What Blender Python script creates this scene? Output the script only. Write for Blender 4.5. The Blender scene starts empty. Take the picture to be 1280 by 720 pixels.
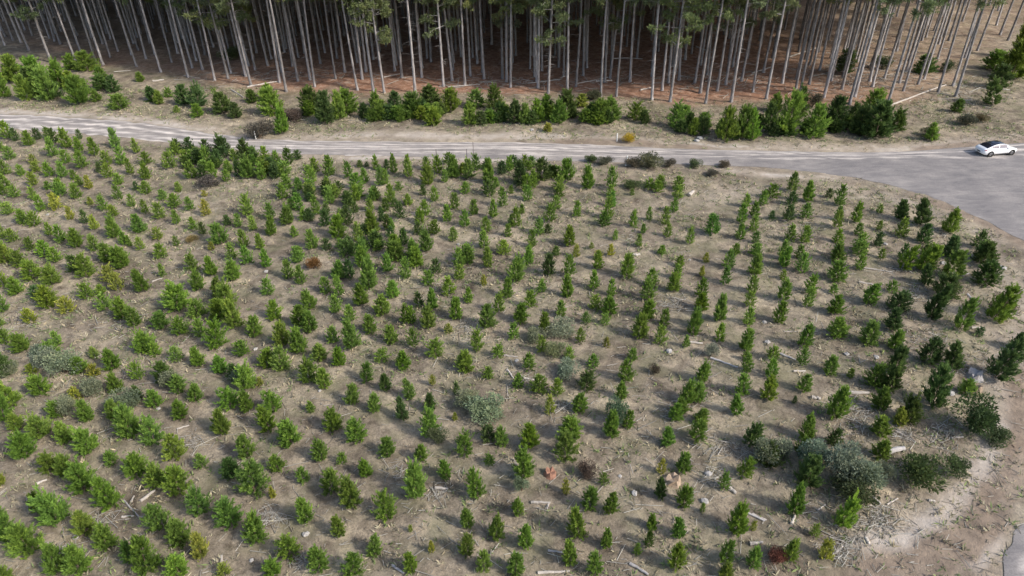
import bpy, math, random
import numpy as np
from mathutils import Matrix, Vector

# ------------------------------------------------------------------ camera, sky, sun, exposure
SC = bpy.context.scene
COL = SC.collection
R = math.radians
CAM_H, PITCH, ROLL, FPX = 33.0, 33.7, -0.9, 853.0      # metres, degrees, degrees, focal length in 1280-px units
cam = bpy.data.cameras.new('camera'); cam.lens = 36.0 * FPX / 1280.0; cam.sensor_width = 36.0
cam.clip_start = 0.5; cam.clip_end = 6000
camo = bpy.data.objects.new('camera', cam); COL.objects.link(camo)
CM = Matrix.Translation((0, 0, CAM_H)) @ Matrix.Rotation(R(90 - PITCH), 4, 'X') @ Matrix.Rotation(R(ROLL), 4, 'Z')
camo.matrix_world = CM
SC.camera = camo

SUN_EL, SUN_AZ = 39.0, 118.0            # azimuth clockwise from +Y (the view direction): light from the right, a little behind us
world = bpy.data.worlds.new('World'); SC.world = world; world.use_nodes = True
wn = world.node_tree.nodes; wl = world.node_tree.links
bg = wn.get('Background') or wn.new('ShaderNodeBackground')
sky = wn.new('ShaderNodeTexSky'); sky.sky_type = 'NISHITA'; sky.sun_disc = False
sky.sun_elevation = R(SUN_EL); sky.sun_rotation = R(SUN_AZ); sky.air_density = 1.0; sky.dust_density = 2.5; sky.ozone_density = 1.0
wl.new(sky.outputs[0], bg.inputs['Color']); bg.inputs['Strength'].default_value = 0.15
sun = bpy.data.lights.new('sun', 'SUN'); sun.energy = 2.7; sun.angle = R(4.0); sun.color = (1.0, 0.94, 0.86)
suno = bpy.data.objects.new('sun', sun); COL.objects.link(suno)
sv = Vector((math.sin(R(SUN_AZ)) * math.cos(R(SUN_EL)), math.cos(R(SUN_AZ)) * math.cos(R(SUN_EL)), math.sin(R(SUN_EL))))
suno.rotation_euler = sv.to_track_quat('Z', 'Y').to_euler(); suno.location = sv * 200
SC.view_settings.view_transform = 'Standard'; SC.view_settings.look = 'None'
SC.view_settings.exposure = 0.66; SC.view_settings.gamma = 1.0
SC.view_settings.use_curve_mapping = False
SC.render.engine = 'CYCLES'
SC.cycles.max_bounces = 6; SC.cycles.diffuse_bounces = 3; SC.cycles.glossy_bounces = 2; SC.cycles.transmission_bounces = 3

rng = np.random.default_rng(7)
random.seed(7)

# ------------------------------------------------------------------ plan drawing: photograph measurements -> places on the ground
RM = np.array(CM.to_3x3())
def ground(px, py, z=0.0):
    d = RM @ np.array([px - 640.0, 360.0 - py, -FPX])
    t = (z - CAM_H) / d[2]
    return np.array([d[0] * t, d[1] * t, z])
def depth_of(p):
    v = np.array(p) - np.array([0, 0, CAM_H])
    return float(-(RM.T @ v)[2])
def pct(p):
    v = RM.T @ (np.array(p) - np.array([0, 0, CAM_H]))
    return (640 + FPX * v[0] / -v[2]) / 12.8, (360 - FPX * v[1] / -v[2]) / 7.2

# ------------------------------------------------------------------ helpers
def link(o, parent=None):
    COL.objects.link(o)
    if parent is not None: o.parent = parent
    return o
def mesh_np(name, V, F, mat=None, smooth=False, attrs=None, mats=None, midx=None):
    V = np.asarray(V, np.float32); F = np.asarray(F, np.int32)
    me = bpy.data.meshes.new(name)
    me.vertices.add(len(V)); me.vertices.foreach_set('co', V.ravel())
    k = F.shape[1]
    me.loops.add(F.size); me.loops.foreach_set('vertex_index', F.ravel())
    me.polygons.add(len(F)); me.polygons.foreach_set('loop_start', np.arange(0, F.size, k, dtype=np.int32))
    if smooth: me.polygons.foreach_set('use_smooth', np.ones(len(F), bool))
    for n, a in (attrs or {}).items():
        a = np.asarray(a, np.float32)
        if a.ndim == 1:
            at = me.attributes.new(n, 'FLOAT', 'POINT'); at.data.foreach_set('value', a)
        else:
            at = me.attributes.new(n, 'FLOAT_VECTOR', 'POINT'); at.data.foreach_set('vector', a.ravel())
    me.update(calc_edges=True); me.validate()
    if mat: me.materials.append(mat)
    return me
def obj(name, me, parent=None):
    return link(bpy.data.objects.new(name, me), parent)
def empty(name, loc, rz=0.0):
    o = bpy.data.objects.new(name, None); o.empty_display_size = 0.3
    o.location = loc; o.rotation_euler = (0, 0, rz)
    return link(o)
USED = {}
def tag(o, label, cat, group=None):
    o['label'] = label; o['category'] = cat
    if group: o['group'] = group
    USED[label] = USED.get(label, 0) + 1
def struct(o): o['kind'] = 'structure'; return o
def stuff(o): o['kind'] = 'stuff'; return o
def place(p):
    a, b = pct(p)
    return f'{a:.0f}% across and {b:.0f}% down the picture'
ONES = 'zero one two three four five six seven eight nine ten eleven twelve thirteen fourteen fifteen sixteen seventeen eighteen nineteen'.split()
TENS = 'zero ten twenty thirty forty fifty sixty seventy eighty ninety'.split()
def say(n):
    n = int(n)
    if n < 20: return ONES[n]
    if n >= 100: return 'a hundred'
    return TENS[n // 10] + ('' if n % 10 == 0 else ' ' + ONES[n % 10])
LANDMARKS = []          # (x, y, phrase)
def uniq(look, p, lm=True):
    """the look, what it stands beside where that can be named, and its place in the photo"""
    a, b = pct(p); a = min(max(a, 0), 100); b = min(max(b, 0), 100)
    where = f'{say(round(a))} percent across, {say(round(b))} percent down'
    by = ''
    if lm:
        d = [((x - p[0]) ** 2 + (y - p[1]) ** 2, ph) for x, y, ph in LANDMARKS]
        if d and min(d)[0] < 1.9 ** 2: by = ' beside a ' + min(d)[1]
    cands = [f'{look}{by}, {where}', f'{look}, {where}']
    for da, db in ((-0.35, 0), (0.35, 0), (0, -0.35), (0, 0.35), (0.6, 0.6), (-0.6, -0.6)):
        aa, bb = min(max(round(a + da), 0), 100), min(max(round(b + db), 0), 100)
        cands.append(f'{look}, {say(aa)} percent across, {say(bb)} percent down')
    fa, fb = f'{a:.1f}'.split('.'), f'{b:.1f}'.split('.')
    cands.append(f'{look}, {say(fa[0])} point {say(fa[1])} percent across, {say(fb[0])} point {say(fb[1])} down')
    for c in cands:
        if len(c.replace(',', ' ').split()) <= 16 and c not in USED: return c
    return cands[-1]

def newmat(name):
    m = bpy.data.materials.new(name); m.use_nodes = True
    nt = m.node_tree; nt.nodes.clear()
    return m, nt, nt.nodes, nt.links
def N(nodes, t, **kw):
    n = nodes.new(t)
    for k, v in kw.items():
        if k.startswith('i_'):
            key = k[2:]
            n.inputs[int(key) if key.isdigit() else key.replace('_', ' ')].default_value = v
        else: setattr(n, k, v)
    return n
def simple(name, col, rough=0.8, metallic=0.0, vary=0.25, scale=6.0, spec=0.3, coat=0.0, bump=0.0, bscale=20.0):
    m, nt, nd, lk = newmat(name)
    out = N(nd, 'ShaderNodeOutputMaterial'); p = N(nd, 'ShaderNodeBsdfPrincipled')
    p.inputs['Roughness'].default_value = rough; p.inputs['Metallic'].default_value = metallic
    p.inputs['Specular IOR Level'].default_value = spec; p.inputs['Coat Weight'].default_value = coat
    tc = N(nd, 'ShaderNodeTexCoord'); nz = N(nd, 'ShaderNodeTexNoise', i_Scale=scale, i_Detail=6.0)
    lk.new(tc.outputs['Object'], nz.inputs['Vector'])
    oi = N(nd, 'ShaderNodeObjectInfo')
    ad = N(nd, 'ShaderNodeMath', operation='ADD'); lk.new(nz.outputs['Fac'], ad.inputs[0])
    ml = N(nd, 'ShaderNodeMath', operation='MULTIPLY'); ml.inputs[1].default_value = 0.6
    lk.new(oi.outputs['Random'], ml.inputs[0]); lk.new(ml.outputs[0], ad.inputs[1])
    mr = N(nd, 'ShaderNodeMapRange', i_1=0.3, i_2=1.3, i_3=1 - vary, i_4=1 + vary); lk.new(ad.outputs[0], mr.inputs[0])
    mx = N(nd, 'ShaderNodeMix', data_type='RGBA', blend_type='MULTIPLY'); mx.inputs[0].default_value = 1.0
    mx.inputs[6].default_value = (*col, 1); lk.new(mr.outputs[0], mx.inputs[7])
    lk.new(mx.outputs[2], p.inputs['Base Color'])
    if bump:
        n2 = N(nd, 'ShaderNodeTexNoise', i_Scale=bscale, i_Detail=5.0); lk.new(tc.outputs['Object'], n2.inputs['Vector'])
        bp = N(nd, 'ShaderNodeBump', i_Strength=bump, i_Distance=0.05); lk.new(n2.outputs['Fac'], bp.inputs['Height'])
        lk.new(bp.outputs[0], p.inputs['Normal'])
    lk.new(p.outputs[0], out.inputs[0])
    return m
def foliage(name, source, trans=0.38, rough=0.55):
    """source 'object': colour from the object's own colour; 'attr': colour attribute 'col'. Leaf-to-leaf variation in attribute 'tint'."""
    m, nt, nd, lk = newmat(name)
    out = N(nd, 'ShaderNodeOutputMaterial')
    if source == 'object':
        s = N(nd, 'ShaderNodeObjectInfo').outputs['Color']
    else:
        s = N(nd, 'ShaderNodeAttribute', attribute_name='col').outputs['Vector']
    at = N(nd, 'ShaderNodeAttribute', attribute_name='tint')
    hs = N(nd, 'ShaderNodeMix', data_type='RGBA', blend_type='MULTIPLY'); hs.inputs[0].default_value = 1.0
    lk.new(s, hs.inputs[6])
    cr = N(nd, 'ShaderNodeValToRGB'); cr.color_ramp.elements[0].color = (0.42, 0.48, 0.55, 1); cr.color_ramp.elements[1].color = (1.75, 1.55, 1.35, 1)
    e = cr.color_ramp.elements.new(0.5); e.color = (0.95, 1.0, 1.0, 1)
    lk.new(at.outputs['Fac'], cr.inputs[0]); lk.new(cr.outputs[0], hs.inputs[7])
    p = N(nd, 'ShaderNodeBsdfPrincipled'); p.inputs['Roughness'].default_value = rough; p.inputs['Specular IOR Level'].default_value = 0.25
    t = N(nd, 'ShaderNodeBsdfTranslucent'); mx = N(nd, 'ShaderNodeMixShader'); mx.inputs[0].default_value = trans
    lk.new(hs.outputs[2], p.inputs['Base Color']); lk.new(hs.outputs[2], t.inputs['Color'])
    lk.new(p.outputs[0], mx.inputs[1]); lk.new(t.outputs[0], mx.inputs[2]); lk.new(mx.outputs[0], out.inputs[0])
    return m

M = {}
M['needles'] = foliage('pine_needles', 'object')
M['needles_mass'] = foliage('pine_needles_mass', 'attr')
M['straw'] = foliage('dry_grass', 'attr', trans=0.2, rough=0.9)
M['twig'] = foliage('bleached_twigs', 'attr', trans=0.0, rough=0.85)
M['sapling_bark'] = simple('sapling_bark', (0.16, 0.115, 0.08), 0.9)
M['log'] = simple('bleached_wood', (0.43, 0.39, 0.345), 0.85, vary=0.35, scale=3.0, bump=0.4)
M['grey_log'] = simple('weathered_wood', (0.36, 0.34, 0.33), 0.9, vary=0.35, scale=3.0, bump=0.4)
M['rock'] = simple('pale_stone', (0.34, 0.325, 0.305), 0.9, vary=0.3, scale=4.0, bump=0.5, bscale=8)
M['stump_red'] = simple('rotten_red_wood', (0.27, 0.145, 0.10), 0.9, vary=0.4, scale=8, bump=0.5)
M['stump_tan'] = simple('split_tan_wood', (0.34, 0.26, 0.19), 0.9, vary=0.4, scale=8, bump=0.5)
M['post'] = simple('white_painted_post', (0.75, 0.75, 0.72), 0.6, vary=0.08)
M['stalk'] = simple('dark_stalk', (0.08, 0.07, 0.07), 0.9)

# ------------------------------------------------------------------ plan of the place
def W(pts): return np.array([ground(a, b)[:2] for a, b in pts])
def resample(P, step):
    P = np.asarray(P, float)
    # Catmull-Rom through the points, then even steps
    Q = np.vstack([2 * P[0] - P[1], P, 2 * P[-1] - P[-2]]); out = []
    for i in range(1, len(Q) - 2):
        for t in np.linspace(0, 1, 24, endpoint=False):
            a, b, c, d = Q[i - 1], Q[i], Q[i + 1], Q[i + 2]
            out.append(0.5 * (2 * b + (c - a) * t + (2 * a - 5 * b + 4 * c - d) * t * t + (3 * b - a - 3 * c + d) * t ** 3))
    out.append(P[-1]); out = np.array(out)
    L = np.r_[0, np.cumsum(np.linalg.norm(np.diff(out, axis=0), axis=1))]
    n = max(2, int(L[-1] / step)); s = np.linspace(0, L[-1], n + 1)
    return np.c_[np.interp(s, L, out[:, 0]), np.interp(s, L, out[:, 1])]
def fixed(P, n):
    Q = resample(P, 0.3); i = np.linspace(0, len(Q) - 1, n).astype(int)
    return Q[i]
ROAD_U = W([(-180, 134), (-60, 139), (0, 142), (90, 147), (150, 151), (200, 157), (250, 165), (300, 171), (360, 175), (430, 176), (530, 177), (640, 178), (750, 181), (850, 186), (950, 188), (1060, 190), (1130, 189), (1200, 184), (1280, 178), (1380, 170), (1500, 160)])
ROAD_L = W([(-180, 152), (-60, 156), (0, 160), (90, 166), (150, 171), (200, 177), (250, 182), (300, 187), (360, 192), (430, 194), (530, 196), (640, 199), (750, 202), (850, 205), (950, 209), (1030, 216), (1100, 229), (1150, 241), (1200, 260), (1260, 290), (1330, 338)])
BR_L = W([(1300, 312), (1335, 350), (1350, 400), (1348, 460), (1330, 540), (1298, 620), (1266, 680), (1240, 740), (1200, 830)])
BR_R = W([(1480, 300), (1490, 350), (1490, 420), (1475, 500), (1450, 590), (1420, 680), (1390, 760), (1350, 850), (1300, 950)])
FOREST = W([(-260, 25), (-120, 35), (0, 52), (60, 66), (110, 80), (170, 88), (240, 98), (310, 108), (380, 114), (470, 117), (640, 117), (780, 122), (860, 128), (960, 126), (1060, 133), (1130, 128), (1190, 110), (1235, 70), (1290, 30), (1400, -15)])

def dist_poly(X, Y, P):
    d = np.full(X.shape, 1e9)
    for (ax, ay), (bx, by) in zip(P[:-1], P[1:]):
        vx, vy = bx - ax, by - ay; l2 = vx * vx + vy * vy + 1e-9
        t = np.clip(((X - ax) * vx + (Y - ay) * vy) / l2, 0, 1)
        d = np.minimum(d, np.hypot(X - ax - t * vx, Y - ay - t * vy))
    return d
def inside(X, Y, P):
    c = np.zeros(X.shape, bool)
    for (ax, ay), (bx, by) in zip(P, np.roll(P, -1, axis=0)):
        cond = (ay > Y) != (by > Y)
        xi = (bx - ax) * (Y - ay) / (by - ay + 1e-12) + ax
        c ^= cond & (X < xi)
    return c
def vnoise(X, Y, s, seed):
    g = np.random.default_rng(seed).random((128, 128))
    x = X / s + 37.3; y = Y / s + 11.7
    i = np.floor(x).astype(int); j = np.floor(y).astype(int); u = x - i; v = y - j
    u = u * u * (3 - 2 * u); v = v * v * (3 - 2 * v)
    a = g[i % 128, j % 128]; b = g[(i + 1) % 128, j % 128]; c = g[i % 128, (j + 1) % 128]; d = g[(i + 1) % 128, (j + 1) % 128]
    return (a * (1 - u) + b * u) * (1 - v) + (c * (1 - u) + d * u) * v
def fbm(X, Y, s, seed, o=4):
    r = 0; a = 0.5
    for k in range(o): r = r + a * vnoise(X, Y, s / 2 ** k, seed + k); a *= 0.5
    return r
RUs, RLs = fixed(ROAD_U, 260), fixed(ROAD_L, 260)
BLs, BRs = fixed(BR_L, 160), fixed(BR_R, 160)
ROADPOLY = np.vstack([RUs[::4], RLs[::-4]])
BRPOLY = np.vstack([BLs[::4], BRs[::-4]])
FOR = resample(FOREST, 4.0)
FORPOLY = np.vstack([FOR, [[400, 300], [-400, 300]]])
STRIPS = {  # name: [(points, half width in metres, strength)]
    'sand': [([(-60, 134), (0, 137), (90, 142), (150, 146), (200, 152), (250, 160), (285, 166)], 1.0, 1.0),
             ([(360, 172), (470, 168), (560, 170), (700, 170), (800, 176), (900, 183), (1000, 184), (1100, 186), (1180, 180), (1280, 172)], 1.3, 0.8),
             ([(430, 198), (500, 197), (570, 199), (640, 201), (680, 203)], 0.9, 1.0),
             ([(300, 190), (420, 196)], 0.8, 0.6),
             ([(900, 212), (960, 219), (1010, 222), (1040, 222)], 1.0, 0.8),
             ([(1110, 682), (1150, 668), (1195, 648), (1226, 618), (1246, 578), (1262, 530), (1268, 480)], 1.5, 1.0),
             ([(1218, 700), (1230, 682), (1238, 668)], 0.45, 1.4),
             ([(1060, 240), (1130, 252), (1190, 272), (1240, 295)], 1.6, 0.5),
             ([(1225, 320), (1262, 345), (1275, 400), (1272, 460)], 2.0, 0.55),
             ([(860, 250), (900, 244), (940, 236)], 2.2, 0.35)],
    'pale': [([(1110, 684), (1150, 670), (1192, 650), (1224, 620), (1244, 580), (1258, 535)], 0.75, 0.9),
             ([(1216, 704), (1229, 684), (1238, 668)], 0.40, 1.0),
             ([(440, 198), (500, 197), (570, 199), (640, 201)], 0.45, 0.8),
             ([(-60, 136), (0, 139), (90, 144), (150, 148), (200, 154), (250, 162)], 0.5, 0.7),
             ([(420, 170), (480, 169), (640, 171), (700, 170)], 0.7, 0.45), ([(865, 178), (905, 183), (960, 184)], 0.5, 0.8), ([(1000, 221), (960, 219)], 0.5, 0.8),
             ([(1100, 188), (1180, 182), (1280, 174)], 0.5, 0.5)],
    'dirt': [([(1040, 745), (1100, 712), (1150, 694), (1200, 668), (1240, 625), (1262, 575), (1274, 520), (1280, 470)], 0.8, 1.1),
             ([(1075, 740), (1150, 722), (1205, 692), (1248, 648), (1275, 590)], 0.5, 1.0), ([(1120, 735), (1190, 716), (1225, 720)], 0.8, 0.6),
             ([(1150, 246), (1195, 264), (1225, 276), (1250, 287), (1280, 303)], 0.8, 0.9),
             ([(700, 177), (760, 177), (830, 181), (880, 184)], 0.8, 0.9),
             ([(1150, 187), (1230, 180), (1290, 174)], 0.9, 0.9),
             ([(760, 226), (790, 222)], 1.0, 0.5)],
}
# one sheet, fine where the picture looks, coarse to the horizon
def axis(a, b, fine, far):
    core = np.arange(a, b + 1e-6, fine)
    out = [core]; s = fine; lo = a; hi = b; L = []; H = []
    while lo > -far or hi < far:
        s *= 1.35; lo -= s; hi += s; L.append(lo); H.append(hi)
    return np.r_[L[::-1], core, H]
gx = axis(-115, 118, 0.5, 3500); gy = axis(10, 150, 0.5, 3500)
GX, GY = np.meshgrid(gx, gy, indexing='ij')
near = (np.abs(GX) < 190) & (GY > -40) & (GY < 260)
def roadmask(X, Y):
    return inside(X, Y, ROADPOLY) | inside(X, Y, BRPOLY)
onroad = roadmask(GX, GY)
dr = np.minimum(dist_poly(GX, GY, np.vstack([ROADPOLY, ROADPOLY[:1]])), dist_poly(GX, GY, np.vstack([BRPOLY, BRPOLY[:1]])))
flat = np.where(onroad, 0.0, np.clip((dr - 0.3) / 2.0, 0, 1))
Z = (fbm(GX, GY, 9.0, 1, 5) - 0.48) * 0.55 + (fbm(GX, GY, 1.8, 9, 3) - 0.44) * 0.42
Z = Z * flat * np.where(near, 1, 0) - np.where(onroad | (dr < 0.3), 0.05, 0.0)
att = {}
dF = dist_poly(GX, GY, FOR); inF = inside(GX, GY, FORPOLY)
sd = np.where(inF, dF, -dF) + (fbm(GX, GY, 5, 21) - 0.47) * 6.0
att['litter'] = np.clip((sd + 1.5) / 4.0, 0, 1) * np.interp(GX, [-110, -60, -30, 40, 60, 80], [0.35, 0.55, 1, 1, 0.45, 0.25])
for k, L in STRIPS.items():
    a = np.zeros(GX.shape)
    for pts, hw, st in L:
        d = dist_poly(GX, GY, resample(W(pts), 1.0)) + (fbm(GX, GY, 2.2, 31) - 0.47) * 1.8
        a = np.maximum(a, np.clip(1.25 - d / (hw * 1.25), 0, 1) * st)
    att[k] = a
a = np.clip(1 - dr / 2.6 + (fbm(GX, GY, 1.7, 55) - 0.47) * 1.4, 0, 1) * 0.42
att['sand'] = np.maximum(att['sand'], a)
nx, ny = GX.shape
idx = np.arange(nx * ny).reshape(nx, ny)
GF = np.stack([idx[:-1, :-1], idx[1:, :-1], idx[1:, 1:], idx[:-1, 1:]], -1).reshape(-1, 4)
GV = np.stack([GX, GY, Z], -1).reshape(-1, 3)
def zground(x, y):
    i = np.clip(np.searchsorted(gx, x) - 1, 0, nx - 2); j = np.clip(np.searchsorted(gy, y) - 1, 0, ny - 2)
    u = (x - gx[i]) / (gx[i + 1] - gx[i]); v = (y - gy[j]) / (gy[j + 1] - gy[j])
    return (Z[i, j] * (1 - u) + Z[i + 1, j] * u) * (1 - v) + (Z[i, j + 1] * (1 - u) + Z[i + 1, j + 1] * u) * v

def ground_material():
    m, nt, nd, lk = newmat('plantation_ground')
    out = N(nd, 'ShaderNodeOutputMaterial'); p = N(nd, 'ShaderNodeBsdfPrincipled', i_Roughness=0.95); p.inputs['Specular IOR Level'].default_value = 0.1
    tc = N(nd, 'ShaderNodeTexCoord')
    def noise(scale, detail=6, dist=0.0, rough=0.6):
        n = N(nd, 'ShaderNodeTexNoise', i_Scale=scale, i_Detail=float(detail), i_Distortion=dist, i_Roughness=rough); lk.new(tc.outputs['Object'], n.inputs['Vector']); return n.outputs['Fac']
    def ramp(f, stops):
        c = N(nd, 'ShaderNodeValToRGB'); el = c.color_ramp.elements
        el[0].position, el[0].color = stops[0][0], (*stops[0][1], 1); el[1].position, el[1].color = stops[-1][0], (*stops[-1][1], 1)
        for pz, cc in stops[1:-1]:
            e = el.new(pz); e.color = (*cc, 1)
        lk.new(f, c.inputs[0]); return c.outputs[0]
    def mix(f, a, b, mode='MIX', fac=None):
        x = N(nd, 'ShaderNodeMix', data_type='RGBA', blend_type=mode)
        if f is None: x.inputs[0].default_value = fac
        else: lk.new(f, x.inputs[0])
        lk.new(a, x.inputs[6]); lk.new(b, x.inputs[7]); return x.outputs[2]
    def attr(n): return N(nd, 'ShaderNodeAttribute', attribute_name=n).outputs['Fac']
    base = ramp(noise(0.16, 7), [(0.34, (0.145, 0.121, 0.092)), (0.5, (0.228, 0.193, 0.146)), (0.66, (0.325, 0.278, 0.205))])
    mid = ramp(noise(0.9, 8, 0.6), [(0.30, (0.45, 0.43, 0.42)), (0.50, (0.98, 0.97, 0.97)), (0.68, (1.45, 1.42, 1.36))])
    fine = ramp(noise(5.5, 8, 1.2, 0.7), [(0.30, (0.5, 0.49, 0.48)), (0.5, (1.0, 1.0, 1.0)), (0.70, (1.5, 1.48, 1.45))])
    col = mix(None, base, mid, 'MULTIPLY', 1.0); col = mix(None, col, fine, 'MULTIPLY', 0.9)
    gf = N(nd, 'ShaderNodeMapRange', i_1=0.46, i_2=0.66, i_3=0.0, i_4=0.60); lk.new(noise(0.33, 6), gf.inputs[0])
    gcol = ramp(noise(3.0, 6), [(0.3, (0.105, 0.108, 0.058)), (0.7, (0.235, 0.222, 0.135))])
    col = mix(gf.outputs[0], col, gcol)
    lit = ramp(noise(1.1, 8, 0.5), [(0.30, (0.15, 0.084, 0.056)), (0.5, (0.28, 0.158, 0.104)), (0.72, (0.40, 0.285, 0.215))])
    lit = mix(None, lit, fine, 'MULTIPLY', 0.8)
    col = mix(attr('litter'), col, lit)
    sandc = ramp(noise(0.8, 8, 0.4), [(0.3, (0.27, 0.225, 0.175)), (0.55, (0.38, 0.325, 0.265)), (0.75, (0.52, 0.46, 0.395))])
    sandc = mix(None, sandc, fine, 'MULTIPLY', 0.35)
    col = mix(attr('sand'), col, sandc)
    palec = ramp(noise(1.3, 8, 0.4), [(0.3, (0.35, 0.305, 0.26)), (0.7, (0.55, 0.50, 0.445))])
    col = mix(attr('pale'), col, palec)
    dirt = ramp(noise(0.9, 8, 0.4), [(0.3, (0.15, 0.118, 0.092)), (0.7, (0.29, 0.228, 0.172))])
    col = mix(attr('dirt'), col, dirt)
    lk.new(col, p.inputs['Base Color'])
    bp = N(nd, 'ShaderNodeBump', i_Strength=0.8, i_Distance=0.12); lk.new(noise(4.0, 8, 0.5, 0.7), bp.inputs['Height'])
    lk.new(bp.outputs[0], p.inputs['Normal']); lk.new(p.outputs[0], out.inputs[0])
    return m
M['ground'] = ground_material()
g = struct(obj('ground', mesh_np('ground', GV, GF, M['ground'], True, {k: v.ravel() for k, v in att.items()})))
g['label'] = 'dry grey brown plantation ground with straw and pine litter'

def road_material():
    m, nt, nd, lk = newmat('gravel_road')
    out = N(nd, 'ShaderNodeOutputMaterial'); p = N(nd, 'ShaderNodeBsdfPrincipled', i_Roughness=0.95); p.inputs['Specular IOR Level'].default_value = 0.15
    tc = N(nd, 'ShaderNodeTexCoord')
    n1 = N(nd, 'ShaderNodeTexNoise', i_Scale=0.25, i_Detail=7.0); lk.new(tc.outputs['Object'], n1.inputs['Vector'])
    n2 = N(nd, 'ShaderNodeTexNoise', i_Scale=9.0, i_Detail=6.0, i_Roughness=0.7); lk.new(tc.outputs['Object'], n2.inputs['Vector'])
    c1 = N(nd, 'ShaderNodeValToRGB'); c1.color_ramp.elements[0].position = 0.3; c1.color_ramp.elements[0].color = (0.165, 0.158, 0.160, 1)
    c1.color_ramp.elements[1].position = 0.7; c1.color_ramp.elements[1].color = (0.235, 0.222, 0.215, 1); lk.new(n1.outputs['Fac'], c1.inputs[0])
    sx = N(nd, 'ShaderNodeSeparateXYZ'); lk.new(tc.outputs['Object'], sx.inputs[0])
    gr = N(nd, 'ShaderNodeMapRange', i_1=5.0, i_2=42.0, i_3=0.75, i_4=0.0); lk.new(sx.outputs['X'], gr.inputs[0])
    gc = N(nd, 'ShaderNodeValToRGB'); gc.color_ramp.elements[0].position = 0.35; gc.color_ramp.elements[0].color = (0.215, 0.199, 0.187, 1)
    gc.color_ramp.elements[1].position = 0.65; gc.color_ramp.elements[1].color = (0.305, 0.28, 0.258, 1); lk.new(n1.outputs['Fac'], gc.inputs[0])
    gm = N(nd, 'ShaderNodeMix', data_type='RGBA'); lk.new(gr.outputs[0], gm.inputs[0]); lk.new(c1.outputs[0], gm.inputs[6]); lk.new(gc.outputs[0], gm.inputs[7])
    a = N(nd, 'ShaderNodeAttribute', attribute_name='track')
    # wheel tracks: paler dust, broken along the road
    mp = N(nd, 'ShaderNodeMapping'); mp.inputs['Scale'].default_value = (0.10, 1.2, 1); lk.new(tc.outputs['Object'], mp.inputs['Vector'])
    n3 = N(nd, 'ShaderNodeTexNoise', i_Scale=1.0, i_Detail=6.0); lk.new(mp.outputs[0], n3.inputs['Vector'])
    mr = N(nd, 'ShaderNodeMapRange', i_1=0.36, i_2=0.58, i_3=0.0, i_4=1.0); lk.new(n3.outputs['Fac'], mr.inputs[0])
    mu = N(nd, 'ShaderNodeMath', operation='MULTIPLY'); lk.new(a.outputs['Fac'], mu.inputs[0]); lk.new(mr.outputs[0], mu.inputs[1])
    mx = N(nd, 'ShaderNodeMix', data_type='RGBA'); mx.inputs[7].default_value = (0.56, 0.515, 0.475, 1)
    lk.new(mu.outputs[0], mx.inputs[0]); lk.new(gm.outputs[2], mx.inputs[6])
    n5 = N(nd, 'ShaderNodeTexNoise', i_Scale=0.9, i_Detail=8.0, i_Roughness=0.7, i_Distortion=0.6); mq = N(nd, 'ShaderNodeMapping'); mq.inputs['Scale'].default_value = (0.45, 1.3, 1)
    lk.new(tc.outputs['Object'], mq.inputs['Vector']); lk.new(mq.outputs[0], n5.inputs['Vector'])
    c5 = N(nd, 'ShaderNodeValToRGB'); c5.color_ramp.elements[0].position = 0.33; c5.color_ramp.elements[0].color = (0.74, 0.74, 0.76, 1)
    c5.color_ramp.elements[1].position = 0.68; c5.color_ramp.elements[1].color = (1.38, 1.34, 1.28, 1); lk.new(n5.outputs['Fac'], c5.inputs[0])
    m5 = N(nd, 'ShaderNodeMix', data_type='RGBA', blend_type='MULTIPLY'); m5.inputs[0].default_value = 0.8
    lk.new(mx.outputs[2], m5.inputs[6]); lk.new(c5.outputs[0], m5.inputs[7])
    c2 = N(nd, 'ShaderNodeValToRGB'); c2.color_ramp.elements[0].position = 0.3; c2.color_ramp.elements[0].color = (0.78, 0.78, 0.78, 1)
    c2.color_ramp.elements[1].position = 0.7; c2.color_ramp.elements[1].color = (1.2, 1.2, 1.2, 1); lk.new(n2.outputs['Fac'], c2.inputs[0])
    m2 = N(nd, 'ShaderNodeMix', data_type='RGBA', blend_type='MULTIPLY'); m2.inputs[0].default_value = 1.0
    lk.new(m5.outputs[2], m2.inputs[6]); lk.new(c2.outputs[0], m2.inputs[7]); lk.new(m2.outputs[2], p.inputs['Base Color'])
    bp = N(nd, 'ShaderNodeBump', i_Strength=0.4, i_Distance=0.03); lk.new(n2.outputs['Fac'], bp.inputs['Height']); lk.new(bp.outputs[0], p.inputs['Normal'])
    lk.new(p.outputs[0], out.inputs[0])
    return m
M['road'] = road_material()
def road(name, A, B, tracks, label, z):
    K = 25; n = len(A)
    t = np.linspace(0, 1, K)
    jag = (vnoise(A[:, 0], A[:, 1], 1.3, 71) - 0.5) * 0.9; jag2 = (vnoise(B[:, 0], B[:, 1], 1.3, 72) - 0.5) * 0.9
    dv = (B - A) / np.linalg.norm(B - A, axis=1, keepdims=True)
    A = A - dv * jag[:, None]; B = B + dv * jag2[:, None]
    P = A[:, None] * (1 - t)[None, :, None] + B[:, None] * t[None, :, None]
    zz = z - 0.06 * np.abs(2 * t - 1) ** 6
    V = np.concatenate([P, np.broadcast_to(zz[None, :, None], (n, K, 1))], -1).reshape(-1, 3)
    ii = np.arange(n * K).reshape(n, K)
    F = np.stack([ii[:-1, :-1], ii[:-1, 1:], ii[1:, 1:], ii[1:, :-1]], -1).reshape(-1, 4)
    wd = np.linalg.norm(B - A, axis=1)[:, None] * t[None, :]
    tr = np.zeros((n, K))
    for c, w in tracks: tr = np.maximum(tr, np.clip(1.3 - np.abs(wd - c) / w, 0, 1))
    o = struct(obj(name, mesh_np(name, V, F, M['road'], True, {'track': tr.ravel()}))); o['label'] = label
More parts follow.
